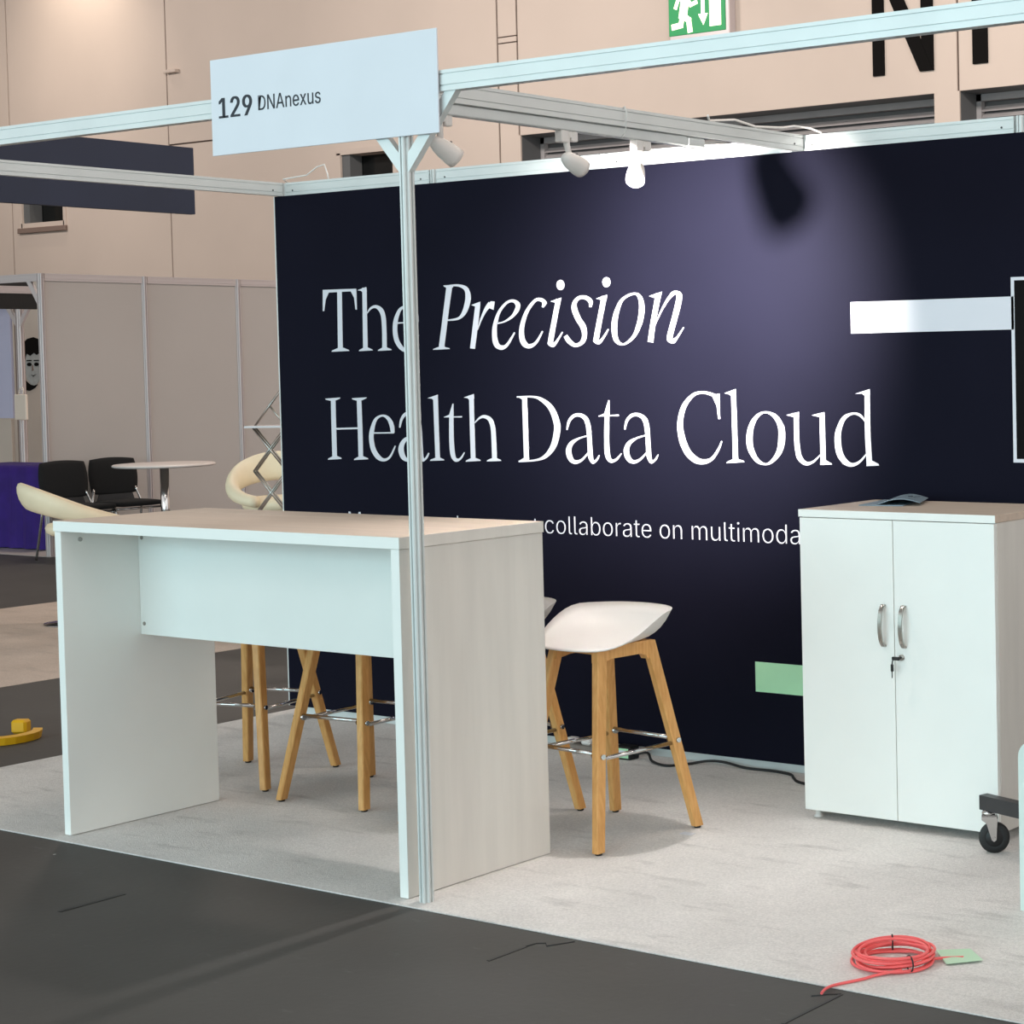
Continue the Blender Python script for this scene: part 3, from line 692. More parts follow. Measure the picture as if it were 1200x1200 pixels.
# ------------------------------------------------------------------ bar stools
def bar_stool(name, label, loc, rz):
    t = thing(name, label, 'stool', loc, rz, 'white bar stools around the counter')
    # local: front towards -y, footprint .42 wide, .46 deep
    zr = .668; fw2, fd2 = .210, .228; tw2, td2 = .107, .111
    def leg(sx, sy):
        foot = Vector((sx*fw2, sy*fd2, .008)); top = Vector((sx*tw2, sy*td2, zr))
        m = MB(); a, b = .0165, .0215
        ring = []
        for p, k in ((foot, .86), (foot.lerp(top, .93), 1.0), (top, 1.0)):
            ring.append([p + Vector((x*k, y*k, 0)) for x, y in ((-a, -b+.004), (-a+.004, -b), (a-.004, -b), (a, -b+.004), (a, b-.004), (a-.004, b), (-a+.004, b), (-a, b-.004))])
        vs = [q for r_ in ring for q in r_]; fs = [tuple(reversed(range(8))), tuple(range(16, 24))]
        for i in range(2):
            for k in range(8): fs.append((i*8+k, i*8+(k+1) % 8, i*8+8+(k+1) % 8, i*8+8+k))
        o = m.add(vs, fs).build('leg', M['oak'], t)
        MB().lathe([(.011, 0), (.013, .004), (.012, .0085)], 10, Matrix.Translation((foot.x, foot.y, 0))).build('foot_pad', M['black'], o)
        return o
    for sx in (-1, 1):
        for sy in (-1, 1): leg(sx, sy)
        # side rail: rounded haunches where it meets the legs
        pr = []
        y0 = td2 + .021
        pr = [(-y0, zr-.004), (-y0+.006, zr+.003), (y0-.02, zr+.003), (y0-.006, zr-.004), (y0, zr-.02), (y0+.006, zr-.05), (td2-.018, zr-.062), (td2-.026, zr-.048), (td2-.046, zr-.040), (-td2+.04, zr-.040), (-td2+.02, zr-.044), (-y0, zr-.05)]
        x = sx*tw2
        r = MB().prism(pr, lambda y, z: (x-.0172, y, z), lambda y, z: (x+.0172, y, z)).build('side_rail', M['oak'], t)
        for yy in (-.075, .07):
            T = Matrix.Translation((x+sx*.0172, yy, zr-.012)) @ Matrix.Rotation(PI/2, 4, 'Y')
            MB().lathe([(.007, -.001), (.007, .0012)], 10, T).build('plug', M['oak'], r)
    MB().box(-tw2+.017, tw2-.017, -.09, -.04, zr-.030, zr-.005).box(-tw2+.017, tw2-.017, .05, .10, zr-.030, zr-.005).build('cross_rail', M['oak'], t)
    # chrome foot rest just inside the legs, with a clamp at each leg
    zf = .305
    def at(sx, sy, z): k = (z-.008)/(zr-.008); return Vector((sx*(fw2+(tw2-fw2)*k), sy*(fd2+(td2-fd2)*k), z))
    fr_ = MB()
    for z, pr in ((zf, (((-1, -1), (-1, 1)), ((1, -1), (1, 1)))), (zf+.016, (((-1, 1), (1, 1)), ((-1, -1), (1, -1))))):
        for (a, b) in pr:
            A, B = at(*a, z), at(*b, z)
            fr_.tube([A.lerp(B, .045), A.lerp(B, .955)], .0075, 10)
    f = fr_.build('foot_rest', M['chrome'], t)
    for sx in (-1, 1):
        for sy in (-1, 1):
            p = at(sx, sy, zf+.010); q = p + Vector((-sx*.028, 0, 0))
            MB().tube([p, q], .011, 10).tube([p+Vector((sx*.016, 0, 0)), p+Vector((sx*.024, 0, 0))], .009, 10).build('clamp', M['chrome'], f)
    # seat shell
    NR, NA = 12, 48
    A_, B_ = .240, .216
    def rim(th):
        s = math.sin(th)                        # +1 at the back, -1 at the front
        q = max(0.0, min(1.0, (s + .86)/1.30)); q = q*q*(3-2*q)
        return -.012 + .110*q
    def shell(r, th, dz):
        n_ = 2.15
        c, s = math.cos(th), math.sin(th)
        k = (abs(c)**n_ + abs(s)**n_)**(-1/n_)
        x, y = A_*k*c*r, B_*k*s*r
        y -= .012*(1-s*s)*0
        z = .680 + rim(th)*(r**4.6) - .006*(1-r*r)
        return (x*(1+dz*.02), y*(1+dz*.02) + .01, z)
    mb = MB(); vs = []; fs = []
    tk = .007
    for layer in (0, 1):
        for i in range(NR+1):
            r = i/NR
            for k in range(NA):
                x, y, z = shell(max(r, .001), 2*PI*k/NA, 0)
                if layer: z -= tk*(1 - .25*r); x *= 1-.012*r; y = .01 + (y-.01)*(1-.012*r)
                vs.append((x, y, z))
    Lr = (NR+1)*NA
    for layer in (0, 1):
        for i in range(NR):
            for k in range(NA):
                q = (layer*Lr+i*NA+k, layer*Lr+i*NA+(k+1) % NA, layer*Lr+(i+1)*NA+(k+1) % NA, layer*Lr+(i+1)*NA+k)
                fs.append(q if layer == 0 else tuple(reversed(q)))
    for k in range(NA): fs.append((NR*NA+k, NR*NA+(k+1) % NA, Lr+NR*NA+(k+1) % NA, Lr+NR*NA+k))
    mb.add(vs, fs, True).build('seat', M['seat'], t, fix=False)
    return t
s0 = bar_stool('bar_stool', 'white bar stool with oak legs, the rightmost, in full view beside the counter', (2.9285, -1.106, 0), math.radians(-6))
dup(s0, (2.405, -1.13, 0), math.radians(1), 'white bar stool mostly hidden behind the counter end, next to the one in full view')
dup(s0, (1.68, -1.07, 0), math.radians(4), 'white bar stool under the counter, its legs right of the leftmost pair')
dup(s0, (1.025, -1.06, 0), math.radians(15), 'white bar stool under the counter, leftmost, beside the counter side panel')

# ------------------------------------------------------------------ cabinet and folder
kb = thing('cabinet', 'white two door cupboard with wood top in front of the backdrop', 'cabinet', (3.815, -.36, 0), world=True)
kx0, kx1, ky0, ky1, kh, kt = 3.415, 4.218, -.610, -.125, 1.103, .026
MB().cbox(kx0-.004, kx1+.004, ky0+.0015, ky1, kh-kt, kh, .0015).build('top', M['maple'], kb)
MB().cbox(kx0-.004, kx1+.004, ky0, ky0+.0015, kh-kt, kh, .0004).build('top_edging', M['melamine'], kb)
body = MB().cbox(kx0, kx0+.018, ky0+.02, ky1-.002, .03, kh-kt, .001).cbox(kx1-.018, kx1, ky0+.02, ky1-.002, .03, kh-kt, .001)
body.box(kx0+.018, kx1-.018, ky1-.012, ky1-.004, .03, kh-kt).box(kx0+.018, kx1-.018, ky0+.02, ky1-.012, .03, .048).box(kx0+.018, kx1-.018, ky0+.022, ky1-.012, kh-kt-.018, kh-kt-.0005)
body.build('carcass', M['melamine_warm_lit'], kb)
km = (kx0+kx1)/2 - .005
for s, (a, b) in enumerate(((kx0+.001, km-.0015), (km+.0015, kx1-.001))):
    dr = MB().cbox(a, b, ky0, ky0+.0185, .032, kh-kt-.003, .001).build('door', M['melamine'], kb)
    hx = (km-.041) if s == 0 else (km+.043)
    pts = [(hx, ky0, .640), (hx, ky0-.010, .641), (hx, ky0-.024, .665), (hx, ky0-.030, .710), (hx, ky0-.024, .755), (hx, ky0-.010, .779), (hx, ky0, .780)]
    c = cat_rom(pts, False, 5); m = MB()
    vs = []; fs = []
    for i, p in enumerate(c):
        t_ = (Vector(c[min(i+1, len(c)-1)]) - Vector(c[max(i-1, 0)])).normalized(); nn = Vector((0, -t_.z, t_.y)); hw = .0075
        P_ = Vector(p)
        vs += [P_+Vector((-hw, 0, 0))+nn*.003, P_+Vector((hw, 0, 0))+nn*.003, P_+Vector((hw, 0, 0))-nn*.003, P_+Vector((-hw, 0, 0))-nn*.003]
    for i in range(len(c)-1):
        for k in range(4): fs.append((4*i+k, 4*i+(k+1) % 4, 4*i+4+(k+1) % 4, 4*i+4+k))
    fs += [(3, 2, 1, 0), tuple(len(vs)-4+k for k in range(4))]
    m.add(vs, fs, False).build('handle', M['steel'], dr)
    if s == 1:
        T = Matrix.Translation((km+.030, ky0, .603)) @ Matrix.Rotation(PI/2, 4, 'X')
        MB().lathe([(.0105, 0), (.0105, .006), (.006, .008)], 16, T).build('lock', M['steel'], dr)
        kk = MB().tube([(km+.030, ky0-.006, .603), (km+.030, ky0-.022, .603)], .0028, 6)
        kk.cbox(km+.006, km+.036, ky0-.030, ky0-.021, .596, .608, .002).tube([(km+.010, ky0-.026, .598), (km+.007, ky0-.026, .590), (km+.006, ky0-.026, .582)], .0022, 6)
        kk.cbox(km+.001, km+.011, ky0-.031, ky0-.022, .556, .582, .0025).cbox(km+.004, km+.007, ky0-.028, ky0-.025, .534, .557, .0005)
        kk.build('key', M['black'], dr)
for x in (kx0+.03, kx1-.03):
    for y in (ky0+.04, ky1-.05): MB().lathe([(.016, 0), (.018, .004), (.012, .008), (.010, .031)], 14, Matrix.Translation((x, y, 0))).build('foot', M['seat'], kb)
bt = thing('folder', 'blue grey folder lying half open on the white cabinet', 'folder', (3.58, -.2, kh), world=True)
def sheet(poly, z, tk, m, name, parent):
    return MB().prism(poly, lambda x, y: (x, y, z(x, y)), lambda x, y: (x, y, z(x, y)+tk)).build(name, m, parent)
sheet([(3.53, -.405), (3.70, -.375), (3.62, -.13), (3.47, -.155)], lambda x, y: kh+.0005, .003, M['folder'], 'back_cover', bt)
g = MB(); vs = []; fs = []
for i in range(9):
    u = i/8; z = kh + .005 + .020*math.sin(u*PI)*.8 + .006*u
    a = Vector((3.60, -.385, z)).lerp(Vector((3.755, -.345, z)), u); b = Vector((3.50, -.145, z)).lerp(Vector((3.655, -.135, z)), u)
    vs += [a, b, a+Vector((0, 0, .002)), b+Vector((0, 0, .002))]
for i in range(8):
    k = 4*i; fs += [(k, k+1, k+5, k+4), (k+2, k+6, k+7, k+3), (k, k+4, k+6, k+2), (k+1, k+3, k+7, k+5)]
fs += [(0, 2, 3, 1), (32, 33, 35, 34)]
g.add(vs, fs).build('front_cover', M['folder'], bt)
mk = MB().box(3.655, 3.672, -.272, -.262, kh+.027, kh+.0285).box(3.678, 3.70, -.268, -.258, kh+.026, kh+.0275)
mk.build('cover_mark', M['ink'], bt)

# ------------------------------------------------------------------ trolley and mint panel at the right edge
tr = thing('trolley', 'dark grey trolley bar on a caster by the cabinet foot', 'trolley', (4.5, -.76, 0), world=True)
dv = Vector((.17, -.05, 0)).normalized(); nv = Vector((-dv.y, dv.x, 0)); A = Vector((4.222, -.715, .142))
L_ = .70
vs = []
for a in (0, L_):
    for (s, z) in ((-.018, 0), (.018, 0), (.018, .048), (-.018, .048)): vs.append(A + dv*a + nv*s + Vector((0, 0, z)))
MB().add(vs, [(3, 2, 1, 0), (4, 5, 6, 7), (0, 1, 5, 4), (1, 2, 6, 5), (2, 3, 7, 6), (3, 0, 4, 7)]).build('base_bar', M['grey_bar'], tr)
vs = []
for a in (L_-.04, L_):
    for (s, z) in ((-.12, 0), (.12, 0), (.12, .048), (-.12, .048)): vs.append(A + dv*a + nv*s + Vector((0, 0, z)))
MB().add(vs, [(3, 2, 1, 0), (4, 5, 6, 7), (0, 1, 5, 4), (1, 2, 6, 5), (2, 3, 7, 6), (3, 0, 4, 7)]).build('cross_bar', M['grey_bar'], tr)
def caster(p, ang):
    T = Matrix.Translation(p) @ Matrix.Rotation(ang, 4, 'Z')
    r = .051
    TW = T @ Matrix.Translation((.018, 0, r)) @ Matrix.Rotation(PI/2, 4, 'X')
    wh = MB().lathe([(.030, -.011), (.046, -.013), (r, -.008), (r, .008), (.046, .013), (.030, .011)], 28, TW)
    c = wh.build('wheel', M['rubber'], tr)
    MB().lathe([(.008, -.016), (.028, -.0125), (.030, -.010), (.030, .010), (.028, .0125), (.008, .016)], 20, TW).build('hub', M['black'], c)
    fk = MB()
    for s in (-1, 1):
        fk.prism([(-.022, .128), (.026, .128), (.030, .112), (.026, .046), (.018, .040), (.010, .046), (-.006, .10), (-.022, .112)], lambda x, z: tuple(T @ Vector((x, s*.017, z))), lambda x, z: tuple(T @ Vector((x, s*.020, z))))
    fk.box(-.022, .026, -.020, .020, .122, .128, T).lathe([(.022, .128), (.024, .134), (.018, .142)], 16, T)
    fk.lathe([(.006, -.023), (.006, .023)], 10, TW)
    fk.build('fork', M['chrome'], tr)
caster(A + dv*.025 - Vector((0, 0, A.z)), math.radians(28)); caster(A + dv*.68 + nv*.09 - Vector((0, 0, A.z)), .3); caster(A + dv*.68 - nv*.09 - Vector((0, 0, A.z)), .3)
po = thing('mint_panel', 'pale mint rounded upright panel cut by the right edge in front of the trolley', 'panel', (4.95, -1.25, 0), world=True)
R_ = .05; x0, x1, z1 = 4.668, 5.25, .505
poly = [(x0, .0), (x1, .0)] + [(x1-R_+R_*math.cos(a*PI/12), z1-R_+R_*math.sin(a*PI/12)) for a in range(7)] + [(x0+R_-R_*math.sin(a*PI/12), z1-R_+R_*math.cos(a*PI/12)) for a in range(7)]
MB().prism(poly, lambda x, z: (x, -1.25, z), lambda x, z: (x, -1.21, z)).build('front', M['mint'], po)
MB().cbox(x0+.06, x0+.14, -1.21, -1.14, 0, .02, .004).cbox(x1-.14, x1-.06, -1.21, -1.14, 0, .02, .004).build('foot', M['mint'], po)

# ------------------------------------------------------------------ things on the floor
cl = thing('cable_coil', 'coral red cable tied in a coil on the carpet edge', 'cable', (4.60, -1.83, 0), world=True)
cc = Vector((4.612, -1.838, 0)); pts = []
NT = 9
for i in range(NT*36+1):
    a = 2*PI*i/36; turn = i/36
    r = .096 + .012*math.sin(turn*2.4) + .007*math.sin(a*2+turn)
    z = .006 + .030*(.5+.5*math.sin(turn*1.9+.6)) + .006*math.sin(a+turn*.8)
    pts.append(cc + Vector((r*1.02*math.cos(a+.6), r*.98*math.sin(a+.6), max(z, .0045))))
MB().tube(pts, .0042, 6).build('coil', M['coral'], cl)
MB().tube(cat_rom([tuple(cc+Vector((.075, -.075, .012))), tuple(cc+Vector((.03, -.125, .006))), (4.625, -2.005, .0045), (4.590, -2.075, .0045), (4.585, -2.115, .0046), (4.596, -2.150, .0046)], False, 8), .0040, 6).build('tail', M['coral'], cl)
MB().tube(cat_rom([tuple(cc+Vector((.09, .04, .012))), tuple(cc+Vector((.115, .085, .006))), (4.745, -1.735, .0045), (4.765, -1.728, .006)], False, 8), .0040, 6).build('tail', M['coral'], cl)
for a in (-.55, 2.2):
    q = cc + Vector((.1*math.cos(a), .1*math.sin(a), .02)); rd = Vector((math.cos(a), math.sin(a), 0))
    MB().tube([q + rd*.022*math.cos(k*PI/6) + Vector((0, 0, .021*math.sin(k*PI/6)+.0045)) for k in range(12)], .0022, 6, True).build('cable_tie', M['black'], cl)
gc = MB().prism([(4.755, -1.80), (4.825, -1.725), (4.742, -1.655), (4.668, -1.715)], lambda x, y: (x, y, .006 + .02*max(0, 4.74-x)), lambda x, y: (x, y, .0072 + .02*max(0, 4.74-x)))
tag(gc.build('card', M['green_card']), 'pale green card lying by the coral cable coil', 'card')
ps = thing('power_strip', 'power adapter with green label on the carpet behind the stool', 'adapter', (2.16, -.12, 0), world=True)
MB().cbox(1.78, 2.10, -.135, -.085, .001, .040, .005).build('socket_block', M['steel'], ps)
MB().cbox(2.10, 2.185, -.145, -.085, .001, .055, .004).build('adapter_body', M['black'], ps)
lb = MB().cbox(2.108, 2.177, -.1462, -.1452, .008, .048, .0004).build('label_plate', M['green_print'], ps)
MB().cbox(2.12, 2.165, -.1470, -.1463, .016, .040, .0002).build('label_paper', M['sign'], ps)
for i, x in enumerate((1.84, 1.93, 2.02)): MB().cbox(x-.025, x+.025, -.135, -.090, .0402, .062, .006).build('plug', M['seat'], ps)
wires = cat_rom([(2.185, -.115, .02), (2.24, -.10, .03), (2.30, -.14, .009), (2.40, -.17, .006), (2.46, -.10, .006), (2.52, -.055, .014), (2.60, -.05, .016), (2.72, -.06, .006), (2.85, -.055, .006), (2.95, -.075, .006), (3.0, -.12, .006), (3.06, -.17, .006), (3.16, -.19, .006), (3.3, -.16, .006)], False, 7)
tag(MB().tube(wires, .0055, 7).build('power_cable', M['rubber']), 'black power cable running along the backdrop foot to the cabinet', 'cable')
wires = cat_rom([(1.78, -.11, .02), (1.70, -.08, .006), (1.60, -.10, .006), (1.52, -.06, .006), (1.40, -.07, .006), (1.1, -.06, .006)], False, 6)
tag(MB().tube(wires, .005, 7).build('power_cable', M['seat']), 'white power cable on the carpet behind the counter', 'cable')
tag(MB().cbox(3.165, 3.215, -1.005, -.975, .0005, .002, .0005).build('paper_scrap', M['sign']), 'small white paper scrap beside a stool leg', 'scrap')
yt = thing('floor_tape', 'yellow curved plastic holder lying on the dark aisle', 'holder', (-.68, -1.05, 0), world=True)
arc = []
for k in range(13):
    a = math.radians(-115 + k*15); arc.append((-.70 + .15*math.cos(a), -1.07 + .15*math.sin(a)))
m = MB(); vs = []; fs = []
for i, (x, y) in enumerate(arc):
    c = Vector((-.70, -1.07, 0)); d_ = (Vector((x, y, 0)) - c).normalized(); p = Vector((x, y, 0))
    for s, z in ((-.028, -.003), (.02, -.003), (.026, .03), (-.012, .034)): vs.append(p + d_*s + Vector((0, 0, z)))
for i in range(12):
    for k in range(4): fs.append((4*i+k, 4*i+(k+1) % 4, 4*i+4+(k+1) % 4, 4*i+4+k))
fs += [(3, 2, 1, 0), tuple(48+k for k in range(4))]
m.add(vs, fs).build('rim', M['yellow'], yt)
T = Matrix.Translation((-.765, -.925, 0)) @ Matrix.Rotation(.5, 4, 'Z')
MB().cbox(-.036, .036, -.028, .028, -.004, .058, .010, T).build('grip', M['yellow'], yt)
# ------------------------------------------------------------------ the neighbouring stands on the left
hd = thing('header_box', 'navy header of a neighbouring stand at the upper left', 'header', (-5.35, .5, 0), world=True)
MB().box(-5.31, -5.25, -2.6, 3.45, 2.825, 3.33).build('fascia', M['slate'], hd)
for y in (-2.4, .6):
    m = MB(); post(m, -5.36, y, 0, 3.2, 1.3); m.build('post', M['alu'], hd)
m = MB(); post(m, -8.1, 3.36, 0, 3.2, 1.0)

gb = thing('exhibition_booth', 'grey panelled shell scheme booth beyond the beige carpet', 'booth', (-8.5, 6.5, 0), world=True)
GX, GY, GH = -8.5, 4.27, 2.52
ys = [GY + 1.035*k for k in range(6)]
for y in ys:
    m = MB(); post(m, GX, y, 0, GH, 1.35); m.build('post', M['grey_alu'], gb)
for a, b in zip(ys[:-1], ys[1:]):
    MB().box(GX-.006, GX+.004, a+.025, b-.025, .06, GH-.065).build('wall_panel', M['grey_panel'], gb)
    m = MB(); beam_y(m, a+.03, b-.03, GX, GH-.066, .066); m.build('beam', M['grey_alu'], gb)
    m = MB(); beam_y(m, a+.03, b-.03, GX, 0, .06); m.build('beam', M['grey_alu'], gb)
m = MB(); beam_x(m, GX-4.5, GX-.03, GY, GH-.07, .07); m.build('beam', M['grey_alu'], gb)
m = MB().prism([(GX-.02, 2.22), (GX-.02, 2.31), (GX-.13, GH-.07), (GX-.19, GH-.07)], lambda x, z: (x, GY-.012, z), lambda x, z: (x, GY+.012, z)); m.build('brace', M['grey_alu'], gb)
m = MB(); beam_y(m, GY+.03, 5.48, -10.5, 2.425, .072); m.build('beam', M['grey_alu'], gb)
MB().box(-10.53, -10.49, GY+.03, 5.52, 2.27, 2.424).build('fascia', M['black'], gb)
MB().box(-10.53, -10.49, GY+.03, 5.46, 2.498, 2.56).build('fascia', M['black'], gb)
m = MB(); post(m, -13.12, 7.0, 0, 2.5, 1.9); m.build('post', M['grey_alu'], gb)
m = MB()
for s in (-1, 1):
    m = MB().prism([(s*.04, 2.16), (s*.04, 2.25), (s*.19, 2.42), (s*.26, 2.42)], lambda x, z: (-13.12+x, 6.98, z), lambda x, z: (-13.12+x, 7.01, z)); m.build('brace', M['grey_alu'], gb)
m = MB(); beam_x(m, -15.5, -12.2, 7.0, 2.42, .07); m.build('beam', M['grey_alu'], gb)
MB().box(-15.6, -13.78, 7.3, 7.33, 1.115, 2.40).build('lit_panel', M['lilac'], gb)
MB().box(-15.6, -13.82, 7.3, 7.34, .0, 1.10).build('lower_panel', M['cream_wall'], gb)
MB().box(-13.70, -13.60, 7.3, 7.36, .0, 2.42).build('grey_strip', M['sill'], gb)
MB().box(-20.5, -15.2, 9.5, 9.54, 0, 2.9).build('partition', M['cream_wall'], gb)

# printed head on the partition: a plain stylised face
fp = thing('portrait_poster', 'black and white printed face on the cream partition at the left', 'poster', (-16.75, 9.48, 1.45), world=True)
def disc(cx, cz, rx, rz, y0, y1, n=20, a0=0, a1=2*PI):
    return [(cx+rx*math.cos(a0+(a1-a0)*k/n), cz+rz*math.sin(a0+(a1-a0)*k/n)) for k in range(n)]
def fpiece(name, poly, y, m):
    MB().prism(poly, lambda x, z: (x, 9.498-y, z), lambda x, z: (x, 9.499-y*.2, z)).build(name, m, fp)
fpiece('face', disc(-16.77, 1.72, .185, .25, 0, 0), .003, M['skin_print'])
fpiece('hair', [(-16.98, 1.70), (-17.02, 1.90), (-16.98, 2.04), (-16.88, 2.10), (-16.74, 2.12), (-16.62, 2.09), (-16.54, 1.98), (-16.53, 1.82), (-16.57, 1.76), (-16.60, 1.91), (-16.68, 1.88), (-16.74, 1.91), (-16.82, 1.87), (-16.90, 1.90), (-16.945, 1.82)], .006, M['letter'])
fpiece('collar', [(-17.0, 1.60), (-16.93, 1.53), (-16.84, 1.48), (-16.76, 1.47), (-16.68, 1.485), (-16.74, 1.44), (-16.86, 1.40), (-16.99, 1.41)], .005, M['letter'])
for sx in (-1, 1):
    fpiece('eye', disc(-16.77+sx*.08, 1.755, .052, .024, 0, 0), .007, M['letter'])
    fpiece('eyebrow', [(-16.77+sx*.08-.06, 1.80), (-16.77+sx*.08+.06, 1.80), (-16.77+sx*.08+.055, 1.815), (-16.77+sx*.08-.055, 1.815)], .007, M['letter'])
fpiece('nose_shade', [(-16.79, 1.75), (-16.775, 1.75), (-16.755, 1.675), (-16.80, 1.665)], .006, M['sill'])
fpiece('mouth', [(-16.83, 1.62), (-16.77, 1.607), (-16.70, 1.622), (-16.77, 1.592)], .007, M['letter'])

pb = thing('paper_bag', 'cream paper tag hanging on the grey post at the left', 'bag', (-13.0, 6.93, 1.1), world=True)
MB().cbox(-13.12, -12.90, 6.90, 6.93, 1.11, 1.40, .008).build('body', M['paper'], pb)
MB().tube([(-13.06, 6.915, 1.40), (-13.04, 6.925, 1.46), (-13.0, 6.93, 1.475), (-12.97, 6.925, 1.46), (-12.96, 6.915, 1.40)], .006, 6).build('handle', M['paper'], pb)

# purple draped table
tt = thing('folding_table', 'folding table hidden under the purple cloth at the left edge', 'table', (-9.8, 4.9, 0), world=True)
MB().cbox(-10.6, -9.06, 4.62, 5.25, .725, .752, .004).build('tabletop', M['table_white'], tt)
for x in (-10.5, -9.16):
    for y in (4.72, 5.15): MB().tube([(x, y, 0), (x, y, .726)], .014, 8).build('leg', M['steel'], tt)
NC = 160; vs = []; fs = []
def rect_pt(u):
    w_, h_ = 1.60, .70; P = 2*(w_+h_); s = u*P
    if s < w_: return (-10.63+s, 4.58), (0, -1)
    s -= w_
    if s < h_: return (-9.03, 4.58+s), (1, 0)
    s -= h_
    if s < w_: return (-9.03-s, 5.28), (0, 1)
    s -= w_; return (-10.63, 5.28-s), (-1, 0)
for lv in range(8):
    t_ = lv/7; z = .758 - .748*t_
    for k in range(NC):
        (x, y), (nx, ny) = rect_pt(k/NC)
        a = (.004 + t_*(.02 + .028*math.sin(k*.83) + .014*math.sin(k*2.1+1.3)))
        vs.append((x+nx*a, y+ny*a, z))
for lv in range(7):
    for k in range(NC): fs.append((lv*NC+k, lv*NC+(k+1) % NC, (lv+1)*NC+(k+1) % NC, (lv+1)*NC+k))
fs.append(tuple(range(NC)))
tag(MB().add(vs, fs, True).build('tablecloth', M['purple']), 'deep purple floor length cloth at the left edge', 'tablecloth')

# black conference chairs
def conference_chair(label, loc, rz):
    t = thing('conference_chair', label, 'chair', loc, rz, 'black conference chairs by the grey booth')
    # local: faces +x
    def pad(name, w_, h_, fn, tk):
        N = 12; vs = []; fs = []
        for layer in (0, 1):
            for i in range(N+1):
                for k in range(N+1):
                    u, v = i/N*2-1, k/N*2-1
                    uu = u*math.sqrt(1-.38*v*v*.5); vv = v*math.sqrt(1-.38*u*u*.5)
                    vs.append(fn(uu*w_/2, vv*h_/2, (tk/2)*(1 if layer else -1)*(1-.5*max(abs(u), abs(v))**4)))
        n1 = N+1; Lp = n1*n1
        for layer in (0, 1):
            for i in range(N):
                for k in range(N): fs.append(tuple(layer*Lp + q for q in (i*n1+k, (i+1)*n1+k, (i+1)*n1+k+1, i*n1+k+1)))
        ed = [i*n1 for i in range(n1)] + [N*n1+k for k in range(1, n1)] + [i*n1+N for i in range(N-1, -1, -1)] + [k for k in range(N-1, 0, -1)]
        for a, b in zip(ed, ed[1:]+ed[:1]): fs.append((a, b, b+Lp, a+Lp))
        return MB().add(vs, fs, True).build(name, M['black_cloth'], t)
    pad('backrest', .46, .34, lambda a, b, c: (-.20 - .10*(b+.17) + c + .12*a*a, a, .69 + b), .045)
    MB().prism([(-.19, .44), (.19, .44), (.16, .53), (-.16, .53)], lambda y, z: (-.185, y, z), lambda y, z: (-.170, y, z)).build('back_shell', M['grey_bar'], t)
    pad('seat', .46, .44, lambda a, b, c: (b+.03, a, .455 + c), .06)
    fm = MB()
    for s in (-1, 1):
        fm.tube(cat_rom([(-.26, s*.25, .0), (-.20, s*.245, .25), (-.165, s*.235, .44), (-.19, s*.20, .58)], False, 5), .011, 8)
        fm.tube(cat_rom([(.27, s*.25, .0), (.22, s*.245, .22), (.17, s*.235, .42), (.05, s*.235, .435), (-.16, s*.235, .43)], False, 5), .011, 8)
    fm.tube([(-.15, -.23, .42), (-.15, .23, .42)], .010, 8).tube([(.16, -.23, .41), (.16, .23, .41)], .010, 8)
    fm.build('leg_frame', M['chrome'], t)
    return t
c0 = conference_chair('black conference chair behind the round white table', (-8.06, 4.75, 0), math.radians(-4))
dup(c0, (-8.0, 4.235, 0), math.radians(0), 'black conference chair between the purple cloth and the round table chair')

# round white table
t = thing('round_table', 'round white pedestal table with chrome column by the grey booth', 'table', (-7.42, 4.68, 0))
MB().lathe([(.02, .795), (.41, .795), (.425, .803), (.425, .812), (.415, .82), (.02, .82)], 48).build('tabletop', M['table_white'], t)
MB().lathe([(.038, .02), (.038, .795)], 24).build('column', M['chrome'], t)
MB().lathe([(.24, 0), (.24, .008), (.06, .022), (.038, .03)], 36).build('base', M['chrome'], t)

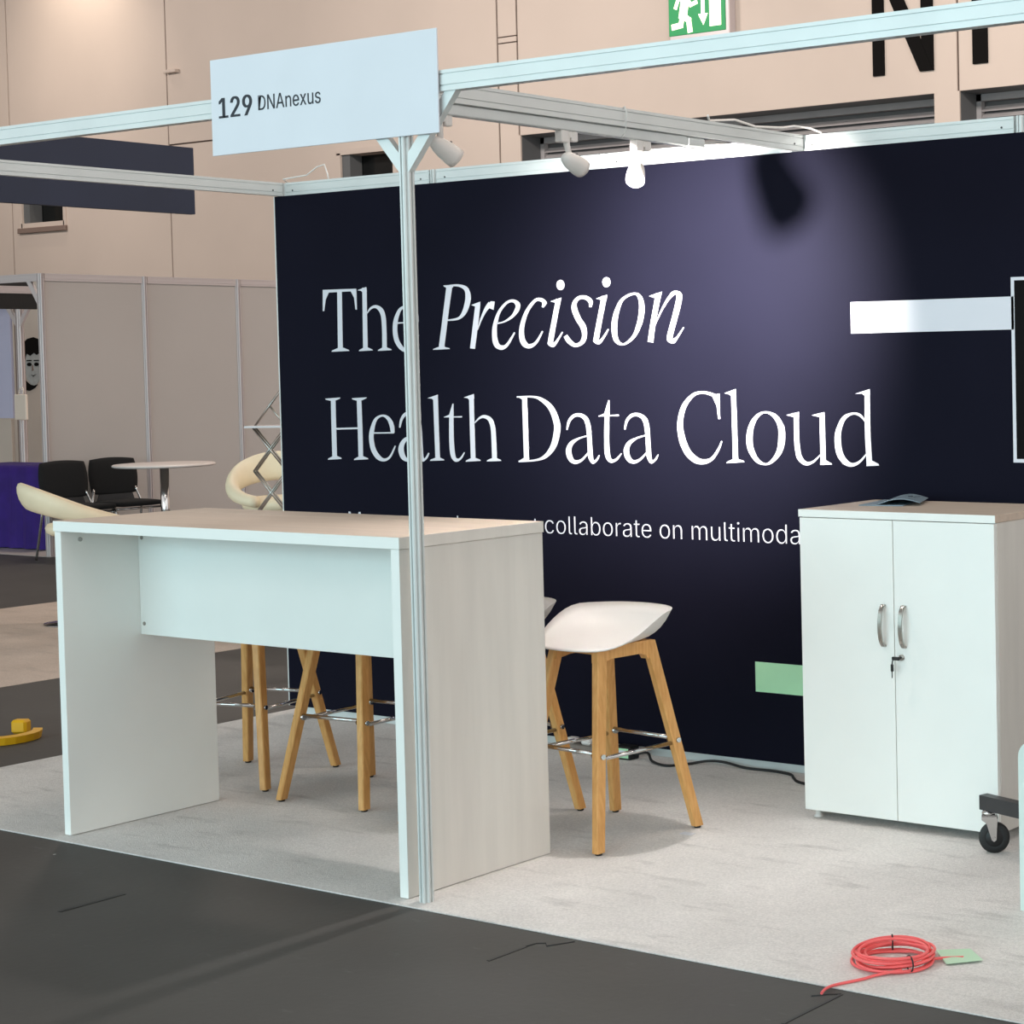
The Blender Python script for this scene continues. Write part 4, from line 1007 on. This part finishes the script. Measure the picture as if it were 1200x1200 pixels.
# cream bar chairs with ring-shaped backs
def ring_chair(label, loc, rz, zs_):
    t = thing('bar_chair', label, 'chair', loc, rz, 'cream leather bar chairs on the beige carpet')
    # local: back towards -x, sitter faces +x
    MB().lathe([(.24, 0), (.24, .008), (.10, .022), (.034, .04), (.030, .06)], 36).build('base', M['chrome'], t)
    MB().lathe([(.029, .05), (.029, zs_*.55), (.020, zs_*.55), (.020, zs_-.06)], 20).build('column', M['chrome'], t)
    MB().lathe([(.12, zs_-.065), (.13, zs_-.045)], 24).build('seat_plate', M['black'], t)
    MB().lathe([(.02, zs_-.045), (.19, zs_-.042), (.225, zs_-.02), (.232, zs_+.01), (.215, zs_+.035), (.15, zs_+.046), (.005, zs_+.048)], 40, Matrix.Translation((.02, 0, 0))).build('seat', M['cream'], t)
    N = 40; n = 14; vs = []; fs = []
    for i in range(N+1):
        a = PI + (i/N*2-1)*math.radians(150)
        q = (1+math.cos(a-PI))/2                     # 1 at the back
        R = .285 - .01*q
        zc = zs_ + .02 + .20*q**1.2; hh = .034 + .062*q**1.4; th = .040
        c = Vector((R*math.cos(a)-.045*q, R*math.sin(a), zc)); o = Vector((math.cos(a), math.sin(a), 0)); tilt = .35*q
        upv = (Vector((0, 0, 1)) + o*tilt).normalized(); ov = (o - Vector((0, 0, 1))*tilt).normalized()
        for k in range(n):
            b = 2*PI*k/n; vs.append(c + ov*th*math.cos(b) + upv*hh*math.sin(b))
    for i in range(N):
        for k in range(n): fs.append((i*n+k, i*n+(k+1) % n, (i+1)*n+(k+1) % n, (i+1)*n+k))
    fs += [tuple(reversed(range(n))), tuple(N*n+k for k in range(n))]
    MB().add(vs, fs, True).build('backrest', M['cream'], t)
    ft = [(.20*math.cos(b)+.05, .20*math.sin(b), zs_*.36) for b in [math.radians(-110+k*22) for k in range(11)]]
    MB().tube([(.0, 0, zs_*.36), ft[0]], .010, 8).tube([(.0, 0, zs_*.36), ft[-1]], .010, 8).tube(ft, .010, 8).build('foot_rest', M['chrome'], t)
    return t
ring_chair('cream bar chair seen from behind, at the left end of the counter', (-4.0, 1.57, 0), math.radians(62), .62)
ring_chair('cream bar chair facing the viewer behind the zigzag rack', (-2.41, 1.87, 0), math.radians(-38), .80)

# folding zigzag literature rack
lr = thing('literature_rack', 'chrome zigzag literature rack beside the left edge of the backdrop', 'rack', (-2.09, 1.55, 0), 0)
dirx = Vector((math.cos(math.radians(30)), math.sin(math.radians(30)), 0)); dep_ = Vector((-dirx.y, dirx.x, 0))
W2, st = .098, .26
zt = 1.285
for side in (-1, 1):
    o = dep_*side*.02
    k = 0; z = zt
    while z - st/1.0 > .2:
        for s in (-1, 1):
            a = dirx*(-W2*s) + o + Vector((0, 0, z-st)); b = dirx*(W2*s) + o + Vector((0, 0, z))
            MB().tube([a, b], .0065, 6).build('strut', M['steel'], lr)
        z -= st
o = Vector((0, 0, 0))
MB().tube([dirx*(-W2) + Vector((0, 0, zt)), dirx*W2 + Vector((0, 0, zt+st))], .0065, 6).build('strut', M['steel'], lr)
MB().tube([Vector((0, 0, zt+st/2)), dirx*W2 + Vector((0, 0, zt))], .0065, 6).build('strut', M['steel'], lr)
zz = zt
while zz > .25:
    a = dirx*(-W2)+Vector((0, 0, zz-.004)); 
    vs = []
    for (p, q, h) in ((-W2-.02, -.10, 0), (W2+.02, -.10, 0), (W2+.02, .10, 0), (-W2-.02, .10, 0)): vs.append(dirx*p + dep_*q + Vector((0, 0, zz)))
    vs += [v + Vector((0, 0, .012)) for v in vs]
    MB().add(vs, [(3, 2, 1, 0), (4, 5, 6, 7), (0, 1, 5, 4), (1, 2, 6, 5), (2, 3, 7, 6), (3, 0, 4, 7)]).build('shelf', M['grey_alu'], lr)
    zz -= 2*st
MB().cbox(-.16, .16, -.13, .13, 0, .03, .006).build('base', M['grey_bar'], lr)
for side in (-1, 1):
    o = dirx*side*.07
    MB().tube([o + Vector((0, 0, .03)), o + Vector((0, 0, .40))], .010, 8).build('base_leg', M['steel'], lr)

for o in SC.objects:
    if 'in_world' in o: del o['in_world']
